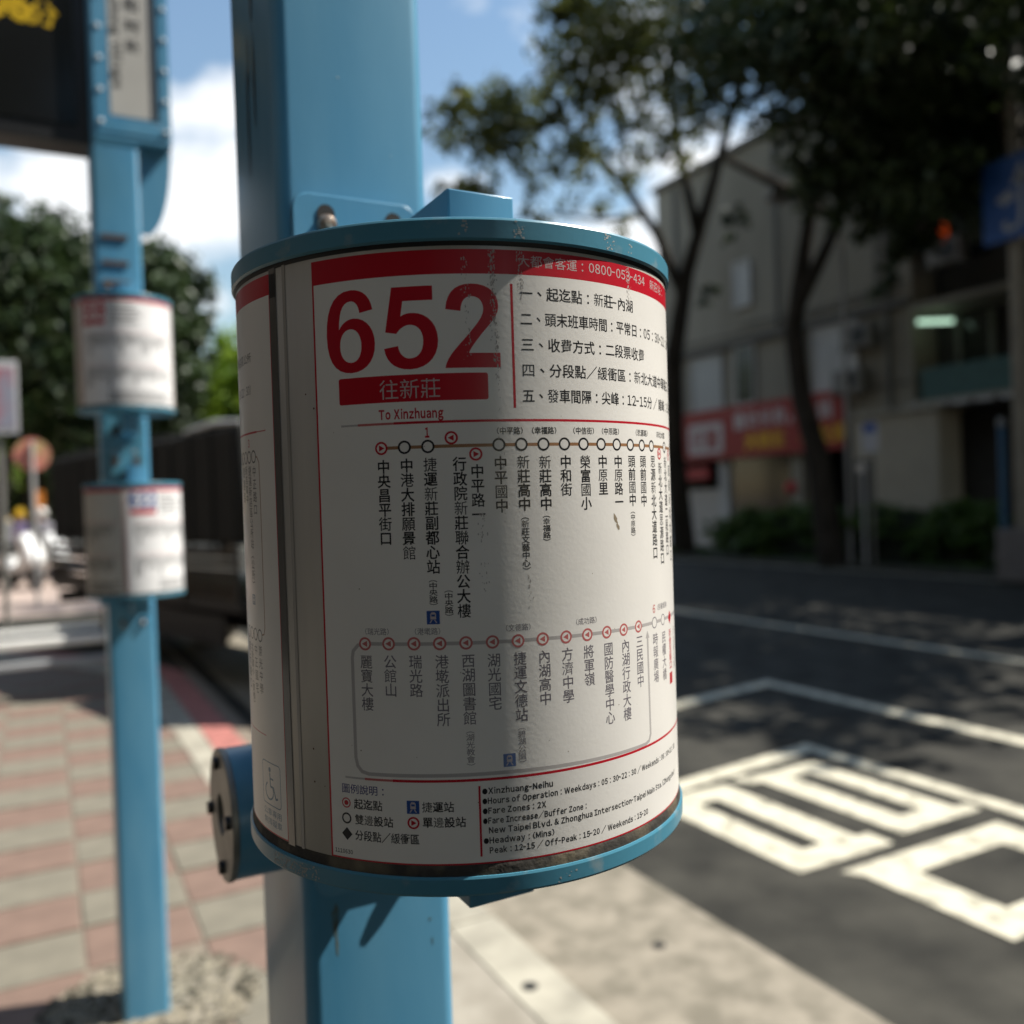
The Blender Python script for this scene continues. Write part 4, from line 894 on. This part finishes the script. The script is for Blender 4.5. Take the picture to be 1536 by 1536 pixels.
for i, (a, z, lab) in enumerate(((15.0, 5.05, 'air conditioner on the grey wall nearest its corner'), (15.3, 4.0, 'lower air conditioner under the first on the grey wall'), (12.9, 6.6, 'air conditioner on the dark house balcony'))):
    ac = thing('air_conditioner', W(a, 17.72 if i < 2 else 18.2, z), lab, 'air conditioner')
    MB().box(-.16, .16, -.42, .42, 0, .55).build('casing', M['ac'], ac, bevel=.02)
    MB().cyl((-.175, -.12, .28), .21, .012, 'x', 20).build('fan_grille', M['black'], ac)
    MB().box(-.16, .16, -.45, -.40, -.06, 0).build('bracket', M['steel'], ac); MB().box(-.16, .16, .40, .45, -.06, 0).build('bracket', M['steel'], ac)
lan = thing('lantern', W(12.45, 17.4, 7.1), 'red-orange paper lantern on the dark house front', 'lantern')
MB().lathe([(.03, -.2), (.11, -.14), (.14, 0), (.11, .14), (.03, .2)], seg=16).build('shade', mat('lantern_orange', (.75, .10, .02), .6, emit=(1, .12, .02), estr=.12), lan, smooth=True)
MB().tube([(0, 0, .2), (.3, 0, .5), (.9, 0, .5)], .015, 6).build('hook', M['steel'], lan)

# ------------------------------------------------------------ median street furniture
lp = thing('street_lamp', W(13.05, 15.0, 0), 'thin grey lamp post standing in front of the middle tree', 'street lamp')
MB().cyl((0, 0, 0), .055, 7.0, 'z', 14, r2=.04).build('pole', mat('lamp_grey', (.30, .29, .27), .5, metal=.3), lp, smooth=True)
MB().tube([(0, 0, 7.0), (-.5, 0, 7.4), (-1.5, 0, 7.5)], .035, 8).build('arm', M['steel'], lp, smooth=True)
MB().prism(rrect(-2.1, -1.45, -.14, .14, .1, 4), 7.42, 7.56).build('lamp_head', M['steel'], lp)
pk = thing('small_sign', W(12.45, 15.0, 0), 'small white and blue sign on a short post above the hedge', 'sign')
MB().cyl((0, 0, 0), .03, 3.1, 'z', 10).build('pole', M['steel'], pk)
MB().box(-.03, -.02, -.20, .20, 2.35, 2.95).build('sign_plate', mat('plate_white', (.45, .45, .46), .5), pk)
MB().box(-.036, -.031, -.15, .15, 2.74, 2.92).build('blue_panel', M['ink_blue'], pk)
rf = thing('reflector_post', W(12.55, 14.85, 0), 'short post with a round silver reflector by the hedge', 'bollard')
MB().cyl((0, 0, 0), .04, 1.9, 'z', 10).build('post', mat('post_pale', (.35, .34, .32), .5), rf)
MB().cyl((-.06, 0, 2.02), .12, .03, 'x', 20).build('reflector', mat('reflector', (.7, .7, .68), .25, metal=.6), rf)
bp = thing('sign_pole', W(8.75, 14.1, 0), 'tall beige pole with a blue arrow sign at the right edge', 'sign')
MB().cyl((0, 0, 0), .125, 9.5, 'z', 20, r2=.11).build('pole', mat('pole_beige', (.22, .19, .14), .7, var=.15, vscale=3), bp, smooth=True)
MB().box(-.3, .3, -.3, .3, 0, .85).build('base_box', mat('box_grey', (.16, .14, .125), .7, var=.1), bp, bevel=.02)
MB().box(-.22, -.17, -.50, .42, 5.52, 6.85).build('sign_plate', mat('sign_blue', (.012, .07, .24), .4), bp)
ar = MB(); pts = [(-.05, 6.0), (-.12, 5.92), (-.02, 5.9), (.1, 5.93), (.16, 6.02), (.12, 6.15)]
aw = [(.08, 6.05 - .0), (.12, 5.95), (.02, 5.9), (-.1, 5.93), (-.17, 6.05), (-.17, 6.5), (-.17, 6.75)]
for (x0, y0), (x1, y1) in zip(aw, aw[1:]):
    d = math.hypot(x1 - x0, y1 - y0); nx, ny = -(y1 - y0) / d * .045, (x1 - x0) / d * .045
    ar.add([(-.226, x0 - nx, y0 - ny), (-.226, x1 - nx, y1 - ny), (-.226, x1 + nx, y1 + ny), (-.226, x0 + nx, y0 + ny)], [(0, 1, 2, 3)])
ar.add([(-.226, -.33, 6.6), (-.226, 0, 6.6), (-.226, -.17, 6.95)], [(0, 1, 2)]); ar.add([(-.2265, .26, 6.42), (-.2265, .02, 6.55), (-.2265, -.1, 6.4), (-.2265, .1, 6.3)], [(0, 1, 2, 3)])
o = ar.build('arrow_symbol', mat('arrow_white', (.30, .32, .34), .5), bp); o.location = (0, -.06, -.23)
bm2 = thing('bollard', W(9.6, 14.9, 0), 'slim blue marker post beside the beige pole', 'bollard')
MB().cyl((0, 0, 0), .06, 2.6, 'z', 12).build('post', mat('marker_blue', (.03, .10, .18), .6), bm2); MB().lathe([(.07, 0), (.09, .06), (.05, .14), (0, .16)], (0, 0, 2.6), 14).build('cap', M['steel'], bm2)

# ------------------------------------------------------------ truck
tA = W(7.95, 1.52); tB = W(12.6, .25)
ty = math.atan2(-(tB.x - tA.x), (tB.y - tA.y))
tk = thing('truck', Vector((tA.x, tA.y, ROADZ)), 'dark covered flatbed truck parked by the red kerb', 'truck', rz=ty)
# local: x to the road side, y forward (away), z up
TR = mat('truck_cover', (.016, .016, .013), .85, var=.25, vscale=1.2, bump=.4, bscale=6, bdist=.03)
TS = mat('truck_slat', (.05, .037, .024), .8, var=.3, vscale=4)
TC_ = mat('truck_metal', (.018, .019, .02), .5)
zt = 2.42
cv = MB(); n = 12
cv.box(.02, 1.75, .02, 5.5, 1.35, zt).build('canvas_cover', TR, tk, bevel=.05)
for i in range(12): MB().box(-.005, .018, .1 + i * .46, .14 + i * .46, 1.3, zt).build('canvas_rib', TR, tk)
lumps = MB(); lumps.box(.1, 1.7, .1, 5.4, zt + .002, zt + .05) if True else lumps.tube([(.35, .35, zt), (.4, 1.0, zt + .10), (.4, 1.8, zt + .12), (.5, 3.0, zt + .06), (.6, 5.2, zt)], [.05, .10, .15, .08, .04], 8)
lumps.build('top_tarp', TR, tk, bevel=.02)
MB().tube([(.06, .05, zt + .03), (.08, .6, zt + .06), (.06, 1.25, zt + .02)], [.02, .035, .02], 6).build('tarp_edge', mat('tarp_silver', (.55, .56, .55), .4), tk, smooth=True)
for k in range(5): MB().box(-.02, .0, .03, 5.48, .86 + k * .095, .93 + k * .095).build('side_slat', TS, tk)
MB().box(.0, 1.77, .0, 5.52, .74, .85).build('bed_floor', TC_, tk)
for y in (0, 1.2, 2.4, 3.6, 5.4): MB().box(-.04, -.021, y, y + .05, .78, 1.34).build('stake', TC_, tk)
MB().box(.3, .45, -1.6, 4.6, .52, .74).box(1.3, 1.45, -1.6, 4.6, .52, .74).build('chassis', TC_, tk)
for y in (3.7, -.9):
    for x in (.14, 1.4):
        w = MB().lathe([(.12, 0), (.36, .0), (.40, .04), (.40, .18), (.36, .22), (.12, .22)], seg=28).build('wheel', M['black'], tk, smooth=True)
        w.rotation_euler = (0, R_(90), 0); w.location = (x, y, .40)
        MB().lathe([(0, -.008), (.16, -.006), (.2, .02)], seg=20).build('rim', M['steel'], w, smooth=True)
MB().prism([(-.12, .5), (-1.8, .5), (-1.8, 1.1), (-1.5, 2.0), (-1.2, 2.15), (-.12, 2.15)][::-1], .10, 1.72, axis='x').build('cab', mat('cab_blue', (.02, .035, .06), .4), tk, bevel=.04)
MB().prism([(-.5, 1.3), (-1.6, 1.3), (-1.42, 1.95), (-.5, 1.95)][::-1], .08, .098, axis='x').build('cab_window', GL, tk)
MB().box(.03, .06, .45, 2.9, .40, .68).build('side_guard', TC_, tk)
MB().box(.1, 1.65, 5.54, 5.58, .5, .66).build('rear_bumper', TC_, tk)
for x in (.2, 1.45): MB().box(x, x + .16, 5.582, 5.60, .53, .63).build('tail_lamp', mat('tail_red', (.35, .02, .02), .3), tk)
for x in (.24, 1.3): MB().cyl((x + .1, -1.84, .8), .09, .04, 'y', 16).build('headlight', mat('truck_lens', (.6, .6, .55), .15), tk)

# ------------------------------------------------------------ white rail bench and scooters on the far pavement
rb = thing('railing', W(8.62, .02, 0), 'low white railing lying across the pavement beside the truck', 'railing')
RW = mat('rail_white', (.78, .77, .72), .4, var=.04)
MB().box(-1.6, .42, -.06, .06, .46, .53).build('top_rail', RW, rb, bevel=.01)
MB().box(-1.6, .40, .22, .30, .54, .59).build('back_rail', RW, rb, bevel=.01)
MB().box(-1.6, .42, -.07, .0, .29, .345).build('lower_rail', mat('rail_grey', (.35, .36, .37), .4), rb, bevel=.01)
for x in (-1.4, -.75): MB().box(x, x + .05, -.02, .26, 0, .46).build('rail_leg', M['steel'], rb)

def scooter(loc, rz, label, cw):
    s = thing('scooter', loc, label, 'scooter', 'scooters parked on the far pavement', rz=rz)
    P = mat('scooter_' + cw, (.75, .75, .73) if cw == 'white' else (.03, .03, .035), .3, coat=.5)
    MB().prism([(-.35, .45), (.2, .38), (.35, .30), (.62, .42), (.72, .62), (.62, .60), (.52, .52), (.3, .42), (.12, .62), (-.55, .80), (-.62, .68)], -.13, .13, axis='y').build('body', P, s, bevel=.03)
    MB().prism([(.52, 1.04), (.70, 1.10), (.86, .90), (1.02, .58), (.98, .46), (.84, .44), (.62, .70)], -.17, .17, axis='y').build('front_fairing', P, s, bevel=.06)
    MB().prism([(-.6, .80), (.15, .66), (.18, .74), (-.2, .84), (-.62, .88)], -.12, .12, axis='y').build('seat', M['black'], s, bevel=.02)
    for x in (-.48, .90):
        w = MB().lathe([(.1, 0), (.2, 0), (.24, .03), (.24, .08), (.2, .11), (.1, .11)], seg=22).build('wheel', M['black'], s, smooth=True); w.rotation_euler = (R_(90), 0, 0); w.location = (x, .055, .24)
        MB().lathe([(0, 0), (.11, .0), (.13, .03)], seg=16).build('rim', M['steel'], w)
    MB().tube([(.68, -.32, 1.10), (.72, -.1, 1.05), (.72, .1, 1.05), (.68, .32, 1.10)], .018, 8).build('handlebar', M['black'], s)
    MB().cyl((.74, 0, .92), .08, .05, 'x', 14).build('headlight', mat('lens_' + cw, (.7, .7, .65), .15), s)
    for y in (-.28, .28): MB().tube([(.68, y, 1.1), (.66, y * 1.2, 1.28)], .008, 6).build('mirror_stem', M['black'], s); MB().lathe([(0, -.01), (.06, 0), (0, .01)], (.66, y * 1.2, 1.32), 12).build('mirror', M['steel'], s)
    MB().prism([(-.9, .36), (-.45, .5), (-.40, .56), (-.85, .48)], -.07, .07, axis='y').build('mudguard', M['black'], s)
    return s
def ground_at(px, D): p = at(px, 780, D); return Vector((p.x, p.y, .0))
for (px_, D_, r_, lab_, cw_) in ((40, 20.0, -24, 'white scooter nearest the truck with its nose toward the road', 'white'), (6, 19.6, -28, 'white scooter at the left edge of the picture', 'white'),
                                 (62, 23.5, -40, 'dark scooter close against the truck', 'dark'), (20, 23.0, -15, 'dark scooter standing behind the two white ones', 'dark')):
    sc2 = scooter(ground_at(px_, D_), R_(r_), lab_, cw_); sc2.scale = (1.15, 1.15, 1.15)

def person(loc, rz, label, top, helmet, pants=(.03, .03, .05)):
    """standing figure grown from a joint skeleton"""
    root = thing('person', loc, label, 'person', rz=rz)
    J = {'pel': (0, 0, .95, .13), 'bel': (0, .0, 1.10, .125), 'chs': (0, .0, 1.32, .15), 'nck': (0, .01, 1.47, .055), 'hd': (0, -.01, 1.60, .085), 'hd2': (0, -.01, 1.68, .08),
         'hl': (-.09, 0, .90, .09), 'kl': (-.11, -.03, .50, .062), 'al': (-.11, .02, .09, .042), 'tl': (-.12, -.12, .035, .035),
         'hr': (.09, 0, .90, .09), 'kr': (.12, -.01, .50, .062), 'ar': (.14, .03, .09, .042), 'tr': (.15, -.11, .035, .035),
         'sl': (-.19, 0, 1.40, .06), 'el': (-.25, .02, 1.14, .045), 'wl': (-.21, -.16, .98, .03), 'hal': (-.20, -.22, .94, .03),
         'sr': (.19, 0, 1.40, .06), 'er': (.26, .03, 1.14, .045), 'wr': (.24, -.10, .93, .03), 'har': (.235, -.15, .87, .03)}
    E = [('pel', 'bel'), ('bel', 'chs'), ('chs', 'nck'), ('nck', 'hd'), ('hd', 'hd2'), ('pel', 'hl'), ('hl', 'kl'), ('kl', 'al'), ('al', 'tl'), ('pel', 'hr'), ('hr', 'kr'), ('kr', 'ar'), ('ar', 'tr'),
         ('chs', 'sl'), ('sl', 'el'), ('el', 'wl'), ('wl', 'hal'), ('chs', 'sr'), ('sr', 'er'), ('er', 'wr'), ('wr', 'har')]
    ks_ = list(J); vs = [J[k][:3] for k in ks_]; rad = [J[k][3] for k in ks_]; es = [(ks_.index(a), ks_.index(b)) for a, b in E]
    for side, w, hnd in ((-1, 'wl', 'hal'), (1, 'wr', 'har')):
        hx, hy, hz = J[hnd][:3]
        for q in range(4):
            vs.append((hx + (q - 1.5) * .018, hy - .05 + abs(q - 1.3) * .008, hz - .045)); rad.append(.009); es.append((ks_.index(hnd), len(vs) - 1))
        vs.append((hx - side * .035, hy - .02, hz - .01)); rad.append(.010); es.append((ks_.index(hnd), len(vs) - 1))
    me = bpy.data.meshes.new('body'); me.from_pydata(vs, es, []); o = link('body', me, root)
    sk = o.modifiers.new('skin', 'SKIN'); sk.use_smooth_shade = True
    for i, r in enumerate(rad): me.skin_vertices[0].data[i].radius = (r, r)
    me.skin_vertices[0].data[0].use_root = True
    sb = o.modifiers.new('sub', 'SUBSURF'); sb.levels = 1; sb.render_levels = 1
    mt = bpy.data.materials.new('clothes'); mt.use_nodes = True; n = mt.node_tree.nodes; l = mt.node_tree.links
    co = n.new('ShaderNodeTexCoord'); sp = n.new('ShaderNodeSeparateXYZ'); cr = n.new('ShaderNodeValToRGB'); cr.color_ramp.interpolation = 'CONSTANT'
    mr = n.new('ShaderNodeMath'); mr.operation = 'MULTIPLY'; mr.inputs[1].default_value = .5
    l.new(co.outputs['Object'], sp.inputs[0]); l.new(sp.outputs['Z'], mr.inputs[0]); l.new(mr.outputs[0], cr.inputs[0]); l.new(cr.outputs[0], n['Principled BSDF'].inputs['Base Color'])
    e = cr.color_ramp.elements; e[0].position = 0; e[0].color = (.02, .02, .02, 1); e[1].position = .04; e[1].color = (*pants, 1)
    for ps, c in ((.485, top), (.745, (.45, .28, .2))): k = e.new(ps); k.color = (*c, 1)
    me.materials.append(mt); o.data.materials[0] = mt
    MB().lathe([(.125, -.06), (.138, 0), (.125, .07), (.08, .125), (0, .145)], (0, 0, 1.68), 20, close=False).build('helmet', mat('helmet', helmet, .3, coat=.5), root, smooth=True)
    MB().box(-.035, .035, -.10, -.085, 1.56, 1.62).build('nose', mt, root, bevel=.008)
    return root
person(ground_at(30, 22.0), R_(160), 'person in lilac top and yellow helmet behind the scooters', (.50, .42, .68), (.85, .52, .02))
person(ground_at(63, 22.0), R_(200), 'person in grey jacket and white helmet nearer the truck', (.25, .24, .27), (.62, .60, .56))
ob = thing('banner', ground_at(54, 22.0), 'narrow orange banner on a pole behind the scooters', 'banner')
MB().cyl((0, 0, 0), .02, 2.4, 'z', 8).build('pole', M['steel'], ob); MB().box(.02, .20, -.01, .01, .6, 2.25).build('banner_cloth', mat('banner_orange', (.60, .20, .02), .7), ob)
rs = thing('round_sign', ground_at(52, 16.0), 'round pink and ochre traffic sign on a grey post', 'sign')
MB().cyl((0, -.05, 0), .035, 2.95, 'z', 10).build('post', mat('post_grey', (.42, .42, .40), .5), rs)
MB().cyl((0, -.005, 2.72), .30, .012, 'y', 32).build('sign_disc', mat('disc_ochre', (.52, .36, .16), .6, color2=(.62, .22, .16), vscale=1.4, lo=.48, hi=.52), rs)
wb = thing('poster_board', ground_at(4, 12.5), 'white framed board with red print at the far left edge', 'notice board')
MB().box(-.25, .25, -.03, .03, 2.78, 3.82).build('board_frame', mat('board_frame', (.50, .50, .50), .5), wb, bevel=.01)
MB().box(-.21, .21, -.036, -.031, 2.86, 3.72).build('board_panel', mat('board_panel', (.30, .30, .36), .5, color2=(.50, .09, .10), vscale=2.2), wb)
MB().cyl((0, 0.05, 0), .04, 2.8, 'z', 10).build('post', M['steel'], wb)
print('tiles', ntile, 'objs', len(bpy.data.objects))
